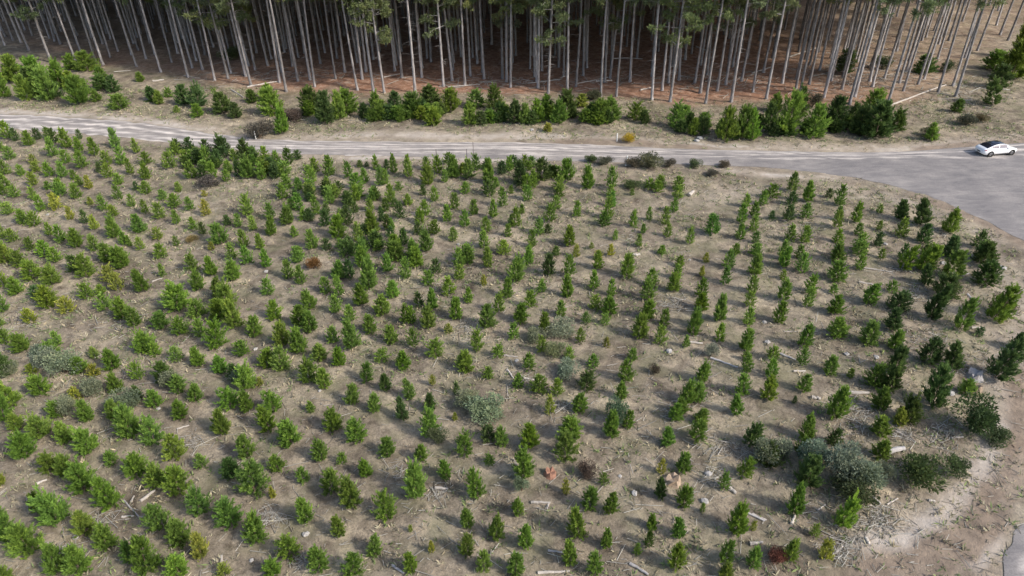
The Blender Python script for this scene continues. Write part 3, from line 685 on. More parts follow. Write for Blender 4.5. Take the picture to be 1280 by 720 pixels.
SHR = [  # px, bottom, width, height, colour, name, look
 (84, 470, 36, 34, GREYC, 'wattle', 'rounded grey green wattle shrub'), (60, 462, 26, 30, GREYC, 'wattle', 'loose grey green wattle shrub'),
 (118, 496, 28, 24, GREYC, 'wattle', 'pale grey wattle shrub'), (88, 522, 22, 28, GREYC, 'wattle', 'thin grey wattle shrub'),
 (52, 446, 22, 20, GREYC, 'wattle', 'small grey wattle shrub'), (160, 515, 40, 22, GREYC, 'wattle', 'low spreading grey wattle shrub'),
 (215, 486, 26, 24, GREYC, 'wattle', 'grey green wattle shrub'), (14, 468, 26, 22, GREYC, 'wattle', 'grey wattle shrub'),
 (301, 480, 22, 22, GREYC, 'wattle', 'thin grey wattle shrub'), (605, 528, 46, 30, GREYC, 'wattle', 'low spreading grey wattle shrub'),
 (585, 512, 28, 24, GREYC, 'wattle', 'grey wattle shrub'), (702, 422, 34, 22, GREYC, 'wattle', 'rounded pale grey wattle shrub'),
 (696, 448, 28, 22, GREYC, 'wattle', 'rounded grey wattle shrub'), (668, 430, 24, 18, GREYC, 'wattle', 'low grey wattle shrub'),
 (708, 475, 30, 24, GREYC, 'wattle', 'pale green wattle shrub'), (770, 534, 28, 42, (0.12, 0.17, 0.085), 'wattle', 'tall rounded blue green wattle'),
 (888, 448, 16, 20, GREYC, 'wattle', 'small pale grey wattle shrub'), (960, 580, 36, 38, GREYC, 'wattle', 'bushy grey green wattle'),
 (978, 572, 22, 24, GREYC, 'wattle', 'pale grey wattle'), (1015, 590, 40, 44, (0.27, 0.30, 0.20), 'wattle', 'large pale grey wattle'),
 (1048, 606, 46, 50, (0.27, 0.30, 0.20), 'wattle', 'large rounded pale grey wattle'), (1080, 616, 44, 40, GREYC, 'wattle', 'leaning grey wattle'),
 (1102, 604, 26, 26, GREYC, 'wattle', 'small pale grey wattle'), (652, 617, 18, 24, GREYC, 'wattle', 'thin grey wattle'),
 (1065, 630, 50, 40, SCRUB, 'shrub', 'dense dark green shrub'), (1150, 612, 56, 52, SCRUB, 'shrub', 'large dark green shrub beside the bank'),
 (1190, 596, 26, 26, SCRUB, 'shrub', 'small dark green shrub beside the bank'), (1216, 545, 52, 52, (0.06, 0.095, 0.03), 'shrub', 'large rounded green shrub beside the bank'),
 (1240, 556, 34, 24, SCRUB, 'shrub', 'low dark shrub beside the bank'), (1250, 392, 26, 26, BROWN, 'shrub', 'dark reddish brown shrub'),
 (970, 705, 22, 20, (0.15, 0.062, 0.04), 'shrub', 'rust red dead shrub'), (393, 338, 16, 18, RUST, 'shrub', 'orange dead pine sapling'),
 (818, 468, 14, 14, BROWN, 'shrub', 'brown dead bush'), (240, 302, 14, 10, (0.26, 0.20, 0.07), 'shrub', 'low yellow brown bush'),
 (734, 600, 24, 20, BROWN, 'shrub', 'faded brown bush'), (548, 555, 24, 20, (0.12, 0.13, 0.06), 'shrub', 'low olive bush'),
 (812, 213, 32, 22, (0.12, 0.125, 0.065), 'shrub', 'olive shrub beside the road'), (836, 210, 16, 12, BROWN, 'shrub', 'small brown shrub beside the road'),
 (868, 211, 18, 11, SCRUB, 'shrub', 'low dark shrub beside the road'), (905, 210, 16, 7, BROWN, 'shrub', 'low brown shrub beside the road'),
 (757, 208, 20, 13, (0.12, 0.12, 0.075), 'shrub', 'grey olive shrub beside the road'), (790, 211, 18, 14, BROWN, 'shrub', 'brown shrub beside the road'),
 (740, 204, 16, 11, SCRUB, 'shrub', 'dark shrub beside the road'), (792, 238, 22, 14, SCRUB, 'shrub', 'dark low shrub'), (890, 221, 16, 8, BROWN, 'shrub', 'low brown bush below the road'),
 (786, 179, 15, 12, GOLD, 'shrub', 'bright yellow flowering bush beside the road'), (706, 128, 8, 8, GOLD, 'shrub', 'small yellow flowering bush among roadside pines'),
 (325, 174, 34, 24, BROWN, 'shrub', 'brown green scrub beside the white post'), (365, 152, 26, 18, BROWN, 'shrub', 'dark brown scrub between roadside pines'),
 (741, 126, 22, 15, (0.10, 0.10, 0.055), 'shrub', 'olive scrub at the forest edge'), (1015, 136, 18, 22, BROWN, 'shrub', 'dark brown scrub behind roadside pines'),
 (1208, 158, 24, 16, (0.12, 0.115, 0.07), 'shrub', 'faded olive scrub on the bank'), (1226, 153, 16, 12, BROWN, 'shrub', 'small brown scrub on the bank'),
 (1102, 88, 22, 18, SCRUB, 'shrub', 'dark understorey shrub under the trunks'), (1182, 92, 20, 16, SCRUB, 'shrub', 'dark understorey shrub by the last trunks'), (290, 75, 26, 16, SCRUB, 'shrub', 'dark shrub under the left forest edge'),
 (1052, 95, 20, 30, SCRUB, 'shrub', 'tall dark understorey shrub between trunks'), (1160, 172, 22, 14, (0.1, 0.1, 0.06), 'shrub', 'olive scrub behind the road bank'), (262, 235, 26, 12, BROWN, 'shrub', 'grey brown scrub in the hedge of pines'),
]
for q_ in LOGS: LANDMARKS.append((*ground((q_[0] + q_[2]) / 2, (q_[1] + q_[3]) / 2)[:2], 'fallen log'))
for q_ in SHR: LANDMARKS.append((*ground(q_[0], q_[1] - 4)[:2], 'grey wattle' if q_[5] == 'wattle' else 'bush'))
def young_pine(name, p, D, H, c, group, fmt, r, cat):
    e = empty(name, p, r.random() * 6.283)
    e.rotation_euler = (r.normal(0, 0.07), r.normal(0, 0.07), r.random() * 6.283)
    tag(e, uniq(fmt, p), cat, group)
    t = obj('trunk', STEM, e); t.scale = (D * 0.9, D * 0.9, H)
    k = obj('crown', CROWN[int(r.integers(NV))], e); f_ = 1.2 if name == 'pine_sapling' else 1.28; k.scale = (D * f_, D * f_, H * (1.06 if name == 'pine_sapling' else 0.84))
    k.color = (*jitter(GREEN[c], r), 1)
    return e
mass = []; mass_n = 0
for k, (d, c) in enumerate(items):
    p, D, H = d
    if k in big:
        young_pine('pine_sapling', p, D, H, c, 'young pines planted in rows', f'{size_word(D, H)} {HUE[c]} pine sapling', rr, 'pine sapling')
    else:
        V, F, T = CROWN_LO[int(rr.integers(NV))]
        a = rr.random() * 6.283; ca, sa = math.cos(a), math.sin(a)
        X = (V[:, 0] * ca - V[:, 1] * sa) * D * 1.14 + p[0]; Y = (V[:, 0] * sa + V[:, 1] * ca) * D * 1.14 + p[1]
        mass.append((np.stack([X, Y, V[:, 2] * H * 1.12 + p[2]], 1), F, T, np.tile(jitter(GREEN[c], rr), (len(V), 1))))
def big_mesh(name, parts, mat):
    Vs = np.vstack([q[0] for q in parts]); o = 0; Fs = []
    for q in parts: Fs.append(q[1] + o); o += len(q[0])
    return mesh_np(name, Vs, np.vstack(Fs), mat, attrs={'tint': np.concatenate([q[2] for q in parts]), 'col': np.vstack([q[3] for q in parts])})
o = stuff(obj('smaller_pine_saplings', big_mesh('smaller_pine_saplings', mass, M['needles_mass'])))
tag(o, 'mass of smaller green pine saplings filling the rest of the plantation rows', 'saplings')
rh = np.random.default_rng(62)          # lower growth that closes the hedge between the larger roadside pines
for x0, x1, y0, y1, k in ((375, 560, 142, 152, 20), (585, 765, 146, 157, 22), (842, 885, 156, 166, 4), (900, 1045, 160, 173, 15), (1055, 1105, 160, 170, 4), (0, 130, 100, 124, 8)):
    for q in range(k):
        u = rh.random(); side.append((x0 + u * (x1 - x0), rh.uniform(y0, y1), rh.uniform(13, 20), rh.uniform(14, 24), 'g' if rh.random() < 0.6 else 'd'))
for a in side:
    p, D, H = dims(*a[:4], 1.0, 2.4)
    c = a[4] if a[4] != 'g' else ('g' if rr.random() < 0.7 else 'd')
    young_pine('roadside_pine', p, D, H, c, 'self sown pines between road and forest', f'{HUE[c]} roadside pine', rr, 'pine tree')

# ------------------------------------------------------------------ shrubs: grey wattles, dark scrub, dead and flowering bushes
rs = np.random.default_rng(11)
for (x, b, w, h, c, nm, look) in SHR:
    p, D, H = dims(x, b, w, h, 0.55, 1.4)
    e = empty('wattle_shrub' if nm == 'wattle' else 'shrub', p, rs.random() * 6.28)
    tag(e, uniq(look, p, False), nm, 'grey wattle shrubs' if nm == 'wattle' else 'scrub and bushes')
    t = obj('stems', STEMS, e); t.scale = (D, D, H)
    k = obj('crown', BUSH[int(rs.integers(6))], e); k.scale = (D * 1.05, D * 1.05, H * 1.05); k.color = (*jitter(c, rs, 0.1), 1)

# ------------------------------------------------------------------ the tall pine forest
def bark_material():
    m, nt, nd, lk = newmat('grey_pine_bark')
    out = N(nd, 'ShaderNodeOutputMaterial'); p = N(nd, 'ShaderNodeBsdfPrincipled', i_Roughness=0.9); p.inputs['Specular IOR Level'].default_value = 0.15
    tc = N(nd, 'ShaderNodeTexCoord'); mp = N(nd, 'ShaderNodeMapping'); mp.inputs['Scale'].default_value = (5, 5, 0.8); lk.new(tc.outputs['Object'], mp.inputs['Vector'])
    n = N(nd, 'ShaderNodeTexNoise', i_Scale=1.6, i_Detail=7.0, i_Roughness=0.65); lk.new(mp.outputs[0], n.inputs['Vector'])
    c = N(nd, 'ShaderNodeValToRGB'); c.color_ramp.elements[0].position = 0.33; c.color_ramp.elements[0].color = (0.12, 0.107, 0.102, 1)
    c.color_ramp.elements[1].position = 0.66; c.color_ramp.elements[1].color = (0.47, 0.445, 0.435, 1); lk.new(n.outputs['Fac'], c.inputs[0])
    oi = N(nd, 'ShaderNodeObjectInfo'); mr = N(nd, 'ShaderNodeMapRange', i_1=0.0, i_2=1.0, i_3=0.6, i_4=1.12); lk.new(oi.outputs['Random'], mr.inputs[0])
    mx = N(nd, 'ShaderNodeMix', data_type='RGBA', blend_type='MULTIPLY'); mx.inputs[0].default_value = 1.0; lk.new(c.outputs[0], mx.inputs[6]); lk.new(mr.outputs[0], mx.inputs[7])
    lk.new(mx.outputs[2], p.inputs['Base Color'])
    bp = N(nd, 'ShaderNodeBump', i_Strength=0.6, i_Distance=0.04); lk.new(n.outputs['Fac'], bp.inputs['Height']); lk.new(bp.outputs[0], p.inputs['Normal'])
    lk.new(p.outputs[0], out.inputs[0]); return m
M['bark'] = bark_material()
TREES = []
NT = 10
for k in range(NT):
    r = np.random.default_rng(500 + k)
    Ht = r.uniform(25, 30); cb = [8, 9, 10.2, 11, 11.8, 12.4, 12.8, 13.5, 8.8, 15][k]
    zs = np.array([-0.2, 0.15, 0.6, 2, 5, 8, 11, 14, 18, 22, Ht])
    bend = r.normal(0, 0.10, (2,)); ph = r.random(2) * 6
    ax = lambda z: np.stack([bend[0] * np.sin(z / 6 + ph[0]) - bend[0] * math.sin(ph[0]), bend[1] * np.sin(z / 7 + ph[1]) - bend[1] * math.sin(ph[1]), z], -1)
    rad = np.interp(zs, [-0.2, 0.15, 0.6, 2, 8, 14, 22, Ht], [0.30, 0.25, 0.21, 0.185, 0.155, 0.13, 0.075, 0.02])
    V, F = tube(ax(zs), rad, 9); trunk = mesh_np('forest_trunk', V[:-2], F, M['bark'], True)
    # dead twigs on the lower stem
    tw = []
    for q in range(int(r.integers(20, 46))):
        z0 = r.uniform(2.5, cb + 1); a = r.random() * 6.283; L = r.uniform(0.4, 1.5)
        b0 = ax(np.array([z0]))[0]; dd = np.array([math.cos(a), math.sin(a), r.uniform(-0.35, 0.3)])
        tw.append(tube([b0, b0 + dd * L * 0.5, b0 + dd * L + [0, 0, -0.12 * L]], [0.022, 0.014, 0.005], 3))
    V, F = merge(tw); twigs = mesh_np('dead_twigs', V, F, M['bark'], True)
    # crown: whorls of drooping branches with clumps of needles
    br = []; P = []; D = []; L = []; Wd = []; T = []
    z0 = cb
    while z0 < Ht - 0.5:
        f = (z0 - cb) / (Ht - cb)
        for q in range(int(r.integers(3, 6) if f > 0.2 else r.integers(1, 4))):
            a = r.random() * 6.283; ln = (3.3 * (1 - f) ** 0.7 + 0.5) * r.uniform(0.6, 1.1) * (0.75 if f < 0.1 else 1)
            b0 = ax(np.array([z0]))[0]; rise = r.uniform(-0.1, 0.35)
            dd = np.array([math.cos(a), math.sin(a), rise]); tip = b0 + dd * ln + [0, 0, -0.10 * ln * (1 - f)]
            mid = b0 + dd * ln * 0.55
            br.append(tube([b0, mid, tip], [0.05 * (1 - f) + 0.015, 0.03, 0.008], 4))
            nc = int(5 + ln * 2.2)
            for s in r.uniform(0.35, 1.05, nc):
                c = (b0 * (1 - s) + tip * s) + r.normal(0, 0.22, 3); m_ = 22
                v = unit(r.normal(size=(m_, 3)) + dd * 0.5 + [0, 0, 0.25])
                P.append(c + v * r.uniform(0.0, 0.18, (m_, 1))); D.append(v); L.append(r.uniform(0.28, 0.5, m_)); Wd.append(r.uniform(0.07, 0.14, m_))
                T.append(np.clip(np.full(m_, 0.45 + r.normal(0, 0.12)) + r.normal(0, 0.08, m_), 0, 1))
        z0 += r.uniform(0.55, 0.95) * (1.4 if f < 0.15 else 1)
    V, F = kites(np.vstack(P), np.vstack(D), np.concatenate(L), np.concatenate(Wd), r)
    crown = mesh_np('forest_crown', V, F, M['needles'], attrs={'tint': np.repeat(np.concatenate(T), 4)})
    V, F = merge(br); branch = mesh_np('crown_branches', V, F, M['bark'], True)
    TREES.append((trunk, twigs, branch, crown))
TRUNKS = """
@0 0 2.977
190 230;285 235;205 155;385 245;355 225;410 210;510 250;545 220;600 270;630 190;700 285;755 260;800 300;850 295;935 320;915 285;950 260;1065 340;1110 305
1155 300;1172 325;1255 220;50 150;80 160;110 190;440 190;300 190;20 170
@425 0 2.977
65 335;125 340;165 345;280 345;305 290;385 320;418 300;465 315;485 280;605 290;635 325;620 300;733 305;752 265;775 345;845 345;878 325;905 285;970 360
985 310;1028 360;1005 290;1160 375;1222 310;1228 380;1105 220;65 235;230 190;565 165;655 205
@850 0 2.977
55 310;75 345;95 385;170 315;190 380;320 370;310 270;380 310;430 335;445 350;480 315;540 345;605 290;630 390;650 360;705 305;770 395;830 340;815 310;885 315
940 200;960 345;1015 320;1025 360;1190 130;1220 150;1105 190;1060 215;780 240;850 230;660 230;560 215;1000 150;900 150
"""
front = []
for line in TRUNKS.strip().splitlines():
    if line[0] == '@': ox, oy, s = map(float, line[1:].split()); continue
    for it in line.split(';'):
        a, b = map(float, it.split()); front.append(ground(ox + a / s, oy + b / s))
rt = np.random.default_rng(77)
pts = [f[:2] for f in front]
inner = []          # trees behind the first ones, in loose rows
for gyy in np.arange(85, 215, 4.3):
    for gxx in np.arange(-175, 150, 4.6):
        q = np.array([gxx + rt.normal(0, 0.6), gyy + rt.normal(0, 0.6)])
        if not inside(q[:1], q[1:], FORPOLY)[0]: continue
        dd = dist_poly(q[:1], q[1:], FOR)[0]
        if dd < 3.0 or min((q[0] - a) ** 2 + (q[1] - b) ** 2 for a, b in pts[:len(front)]) < 6.0: continue
        inner.append((dd, q))
inner.sort(key=lambda t: depth_of((t[1][0], t[1][1], 0)))
def in_view(q):
    a, b = pct((q[0], q[1], 0)); return 0 < a < 100 and b > 0.3
n_ind = 0
def forest_tree(p, r, fmt):
    global n_ind
    e = empty('pine_tree', p, r.random() * 6.283); n_ind += 1
    e.rotation_euler = (r.normal(0, 0.018), r.normal(0, 0.018), r.random() * 6.283)
    s = r.uniform(0.9, 1.15)
    tag(e, uniq(fmt, p), 'pine tree', 'tall pines of the forest')
    low = [0, 1, 8, 2, 3, 4, 5, 6, 7, 9] if p[0] < 42 else [6, 7, 9]
    if 'inner' in fmt: low = [5, 6, 7, 9] if p[0] < 42 else [7, 9]
    t, w, b, c = TREES[low[int(r.integers(len(low)))]]
    for nm, me in (('trunk', t), ('crown', c)):
        o = obj(nm, me, e); o.scale = (s, s, 1.0)
        if nm == 'crown':
            o.color = (*jitter((0.195, 0.230, 0.100), r, 0.14), 1)
            q = obj('branches', b, o); q['kind'] = 'stuff'
        else:
            q = obj('dead_twigs', w, o); q['kind'] = 'stuff'
for p in front:
    p[2] = float(zground(p[0], p[1])) - 0.05
    forest_tree(p, rt, 'tall forest edge pine, its foot')
deep = []
for dd, q in inner:
    a, b = pct((q[0], q[1], 0))
    thin = (q[0] > 62)          # the stand is thinner at its right end
    if thin and rt.random() < 0.45: continue
    if n_ind < 285 and in_view(q) and dd < 22:
        forest_tree(np.array([q[0], q[1], float(zground(q[0], q[1])) - 0.05]), rt, 'tall inner forest pine, its foot')
    else: deep.append(q)
# the rest of the wood: one mass
tp = []; cp = []; ct = []; cc = []; off = 0
zs = np.array([-0.2, 2, 9, 18, 27.0]); rad0 = np.array([0.23, 0.18, 0.15, 0.10, 0.03])
V0, F0 = tube(np.stack([0 * zs, 0 * zs, zs], 1), rad0, 6); V0 = V0[:-2]
for q in deep:
    s = rt.uniform(0.85, 1.15)
    tp.append((V0 * [s, s, 1] + [q[0], q[1], 0], F0))
V, F = merge(tp)
o = stuff(obj('distant_pine_trunks', mesh_np('distant_pine_trunks', V, F, M['bark'], True)))
tag(o, 'dim mass of further pine trunks deep inside the dark forest', 'forest')
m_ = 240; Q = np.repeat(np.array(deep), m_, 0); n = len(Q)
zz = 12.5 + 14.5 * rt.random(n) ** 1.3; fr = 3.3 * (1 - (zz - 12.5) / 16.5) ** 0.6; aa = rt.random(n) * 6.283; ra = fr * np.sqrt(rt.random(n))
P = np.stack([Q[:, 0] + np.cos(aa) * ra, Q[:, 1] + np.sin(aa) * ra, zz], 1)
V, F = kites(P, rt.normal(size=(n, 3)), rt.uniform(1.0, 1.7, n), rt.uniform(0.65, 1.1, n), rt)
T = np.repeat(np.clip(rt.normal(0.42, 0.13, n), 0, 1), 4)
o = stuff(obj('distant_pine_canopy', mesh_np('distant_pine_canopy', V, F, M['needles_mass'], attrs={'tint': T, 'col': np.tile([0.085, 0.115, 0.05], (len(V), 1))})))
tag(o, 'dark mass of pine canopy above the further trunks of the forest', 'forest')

# ------------------------------------------------------------------ logs, stumps, stones, posts
rl = np.random.default_rng(21)
for (x0, y0, x1, y1, rad, wood) in LOGS:
    a, b = ground(x0, y0), ground(x1, y1)
    rad *= 0.62
    for q in (a, b): q[2] = float(zground(q[0], q[1])) + rad * 0.75
    c = (a + b) / 2; c[2] = max(c[2], float(zground(c[0], c[1])) + rad * 0.75); n = 7
    t = np.linspace(0, 1, n)[:, None]; P = (1 - t) ** 2 * a + 2 * t * (1 - t) * c + t * t * b; P[1:-1] += rl.normal(0, rad * 0.18, (n - 2, 3))
    o0 = P[n // 2].copy(); P = P - o0
    V, F = closed_tube(P, rad * np.linspace(1.1, 0.72, n) * (1 + rl.normal(0, 0.06, n)), 8)
    me = bpy.data.meshes.new('log'); me.from_pydata(V.tolist(), [], [list(map(int, f)) for f in F]); me.update()
    me.materials.append(M['grey_log' if wood else 'log'])
    o = obj('fallen_log', me); o.location = o0
    ln = np.linalg.norm(b - a)
    tag(o, uniq(('long ' if ln > 3.2 else 'short ') + ('weathered grey' if wood else 'pale bleached') + ' fallen log', o0 + 0, False), 'log', 'fallen logs and branches')
def lump(r, n=14, sq=(1, 1, 0.7)):
    import bmesh
    bm = bmesh.new(); bmesh.ops.create_icosphere(bm, subdivisions=2, radius=1)
    for v in bm.verts: v.co = Vector([c * s for c, s in zip(v.co, sq)]) * (1 + 0.22 * math.sin(v.co.x * 4 + r.random() * .4 + r_ph[0]) * math.cos(v.co.y * 5 + r_ph[1]) + r.uniform(-0.1, 0.1))
    me = bpy.data.meshes.new('stone'); bm.to_mesh(me); bm.free(); return me
STONES = [(60, 269, .35, .16), (94, 671, .35), (382, 667, .40), (314, 700, .28), (1188, 493, .5), (836, 441, .5), (955, 404, .4), (959, 429, .4), (881, 627, .45), (793, 617, .35), (885, 594, .45, .1), (1058, 444, .4), (1095, 448, .4), (646, 453, .3), (551, 537, .3), (333, 341, .4), (319, 436, .4), (862, 325, .3), (665, 162, .6), (875, 172, .8), (871, 175, .6), (573, 305, .35), (1107, 304, .35), (199, 513, .28), (504, 79, .0001), (1253, 335, .6), (1179, 329, .5), (400, 490, .28), (775, 596, .25)]
for s in STONES:
    if s[2] < 0.01: continue
    p = ground(s[0], s[1]); p[2] = float(zground(p[0], p[1])) + s[2] * 0.12
    r_ph = rl.random(2) * 6; me = lump(rl); me.materials.append(M['rock'])
    o = obj('stone', me); o.location = p; k = s[2] * 0.5; o.scale = (k * rl.uniform(0.8, 1.3), k, k * 0.8); o.rotation_euler = (0, 0, rl.random() * 6)
    tag(o, uniq('pale weathered stone in dry grass', p, False), 'stone', 'scattered pale stones')
def stump(p, rad, h, mat, label):
    n = 11; a = np.arange(n) * 2 * np.pi / n; V = []; F = []
    for k, (z, q) in enumerate(((-0.1, 1.35), (h * 0.35, 1.0), (h, 0.85))):
        for i in range(n):
            rr_ = rad * q * (1 + rl.normal(0, 0.12)); V.append((math.cos(a[i]) * rr_, math.sin(a[i]) * rr_, z if k < 2 else h * rl.uniform(0.55, 1.6)))
    V.append((0, 0, h * 0.6)); c = len(V) - 1
    for k in range(2):
        for i in range(n): j = (i + 1) % n; F.append((k * n + i, k * n + j, (k + 1) * n + j, (k + 1) * n + i))
    for i in range(n): F.append((2 * n + i, 2 * n + (i + 1) % n, c))
    me = bpy.data.meshes.new('stump'); me.from_pydata(V, [], F); me.update(); me.materials.append(mat)
    o = obj('tree_stump', me); p = p.copy(); p[2] = float(zground(p[0], p[1])); o.location = p; tag(o, label, 'stump')
stump(ground(688, 594), 0.36, 0.30, M['stump_red'], 'crumbling red brown stump in the middle foreground')
stump(ground(840, 602), 0.45, 0.4, M['stump_tan'], 'splintered tan stump between pine saplings in the foreground')
stump(ground(1218, 470), 0.5, 0.4, M['grey_log'], 'split grey stump near the right hand saplings')
stump(ground(1216, 488), 0.4, 0.45, M['stump_tan'], 'pale tan stump below the split grey stump')
def post(px, py, h, mat, nm, label, rad=0.06, lean=0.0):
    p = ground(px, py); p[2] = float(zground(p[0], p[1])) - 0.05
    V, F = closed_tube(np.array([[0, 0, 0], [lean * 0.5, 0, h * 0.5], [lean, 0, h - 0.05], [lean, 0, h]]), [rad, rad, rad, rad * 0.55], 8)
    me = bpy.data.meshes.new(nm); me.from_pydata(V.tolist(), [], [list(map(int, f)) for f in F]); me.update(); me.materials.append(mat)
    o = obj(nm, me); o.location = p; tag(o, label, 'post' if nm == 'guide_post' else 'stalk')
post(320, 174, 1.2, M['post'], 'guide_post', 'white guide post beyond the road by brown scrub', 0.07)
post(782, 208, 1.3, M['post'], 'guide_post', 'white guide post on the near side of the road', 0.07, 0.12)
post(771, 177, 1.1, M['post'], 'guide_post', 'white guide post left of the yellow bush', 0.07)
post(546, 201, 1.5, M['stalk'], 'stalk', 'thin dark stake at the road edge, leftmost of three', 0.035)  # these three are bare dead plant stalks, drawn as thin dark rods
post(584, 202, 1.7, M['stalk'], 'stalk', 'thin dark stake at the road edge, middle of three', 0.035)
post(592, 196, 2.0, M['stalk'], 'stalk', 'tall thin dark stake at the road edge, rightmost of three', 0.035)

# ------------------------------------------------------------------ dry grass and slash on the ground
rg = np.random.default_rng(33)
n = 110000
Xs = rg.uniform(-105, 110, n); Ys = rg.uniform(14, 108, n)
den = fbm(Xs, Ys, 5.0, 91); keep = den + rg.normal(0, 0.1, n) > 0.42
Xs, Ys = Xs[keep], Ys[keep]
a, b = [], []
v = np.stack([Xs, Ys, np.zeros(len(Xs)) - CAM_H], 1) @ RM
pxx = 640 + FPX * v[:, 0] / -v[:, 2]; pyy = 360 - FPX * v[:, 1] / -v[:, 2]
ok = (pxx > -60) & (pxx < 1340) & (pyy < 760) & ~roadmask(Xs, Ys) & ~inside(Xs, Ys, FORPOLY)
ds = np.minimum(dist_poly(Xs, Ys, RUs[::6]), np.minimum(dist_poly(Xs, Ys, RLs[::6]), dist_poly(Xs, Ys, BLs[::6])))
ok &= rg.random(len(Xs)) < np.clip(ds / 3.0, 0.05, 1)
Xs, Ys = Xs[ok], Ys[ok]
B = 6
n = len(Xs); zz = zground(Xs, Ys)
P = np.repeat(np.stack([Xs, Ys, zz - 0.02], 1), B, 0) + np.c_[rg.normal(0, 0.09, (n * B, 2)), np.zeros(n * B)]
D = rg.normal(size=(n * B, 3)) * [1, 1, 0.3] + [0, 0, 0.75]
hgt = np.repeat(rg.uniform(0.12, 0.42, n), B) * rg.uniform(0.6, 1.3, n * B)
V, F = kites(P, D, hgt, hgt * 0.22, rg)
cb = np.array([[0.42, 0.365, 0.255], [0.31, 0.275, 0.19], [0.20, 0.245, 0.10]])[rg.choice(3, n, p=[0.34, 0.30, 0.36])] * rg.uniform(0.8, 1.15, (n, 1))
o = stuff(obj('dry_grass', mesh_np('dry_grass', V, F, M['straw'], attrs={'tint': np.repeat(np.clip(rg.normal(0.5, 0.12, n * B), 0, 1), 4), 'col': np.repeat(cb, B * 4, 0)})))
tag(o, 'short dry straw coloured grass between the saplings', 'grass')
# slash: small bleached sticks, thicker in heaps and windrows
HEAPS = [(842, 380, 22, 12, 160), (340, 648, 22, 11, 150), (238, 552, 16, 12, 110), (1072, 522, 18, 22, 150), (1130, 546, 14, 9, 90), (1178, 546, 18, 16, 130), (1092, 648, 30, 24, 260), (1052, 684, 24, 20, 170), (583, 410, 12, 12, 70), (1195, 462, 18, 9, 80), (1145, 368, 12, 10, 80), (1130, 337, 36, 7, 150), (1150, 425, 34, 10, 120), (790, 300, 14, 12, 70), (900, 560, 30, 14, 120), (705, 512, 18, 10, 70), (655, 470, 20, 12, 70), (150, 400, 22, 14, 90), (25, 400, 22, 12, 90), (375, 700, 14, 10, 80), (895, 600, 20, 16, 100), (845, 515, 20, 14, 90), (545, 615, 18, 10, 60), (930, 570, 22, 12, 60), (90, 690, 30, 16, 90), (130, 650, 26, 12, 70), (500, 590, 18, 12, 60), (1240, 460, 24, 20, 100), (1170, 290, 30, 8, 60), (1010, 290, 20, 10, 70),
         (640, 104, 130, 10, 380), (340, 96, 120, 10, 260), (900, 102, 100, 16, 420), (1080, 92, 100, 28, 640), (1200, 120, 50, 20, 160), (450, 150, 60, 6, 60), (620, 152, 70, 5, 70), (900, 172, 30, 4, 40)]
S = []
for cx, cy, ax_, ay_, k in HEAPS:
    q = np.stack([rg.normal(cx, ax_ * 0.55, k), rg.normal(cy, ay_ * 0.55, k)], 1); S += [ground(*t)[:2] for t in q]
nb = 4200
q = np.stack([rg.uniform(-20, 1300, nb), 205 + 520 * rg.random(nb) ** 1.2], 1); S += [ground(*t)[:2] for t in q]
S = np.array(S); S = S[~roadmask(S[:, 0], S[:, 1])]; n = len(S)
zz = zground(S[:, 0], S[:, 1]); C = np.c_[S, zz + rg.uniform(0.02, 0.12, n)]
ang = rg.normal(0.25, 1.0, n); D = np.stack([np.cos(ang), np.sin(ang), rg.normal(0, 0.12, n)], 1)
ln = 0.18 + rg.exponential(0.28, n); ln = np.minimum(ln, 1.6) * np.where(S[:, 1] > 92, 2.2, 1.0); rad = (0.010 + 0.013 * rg.random(n) + 0.006 * ln) * np.where(S[:, 1] > 92, 1.7, 1.0)
side_ = unit(np.cross(D, [0, 0, 1.0])); up = np.cross(side_, D)
ring = [side_ * rad[:, None], up * rad[:, None] * 1.0, -side_ * rad[:, None]]
A = C - D * ln[:, None] / 2; Bv = C + D * ln[:, None] / 2
V = np.stack([A + ring[0], A + ring[1], A + ring[2], Bv + ring[0] * .7, Bv + ring[1] * .7, Bv + ring[2] * .7], 1).reshape(-1, 3)
i0 = (np.arange(n) * 6)[:, None]
F = np.concatenate([i0 + [0, 1, 4, 3], i0 + [1, 2, 5, 4], i0 + [2, 0, 3, 5]], 0)
cw = np.array([[0.43, 0.39, 0.345], [0.31, 0.28, 0.25], [0.20, 0.165, 0.13]])[rg.choice(3, n, p=[0.28, 0.42, 0.30])] * rg.uniform(0.8, 1.2, (n, 1))
o = stuff(obj('slash_debris', mesh_np('slash_debris', V, F, M['twig'], attrs={'tint': np.full(len(V), 0.5), 'col': np.repeat(cw, 6, 0)})))
tag(o, 'bleached twigs and logging slash scattered over the ground', 'twigs')

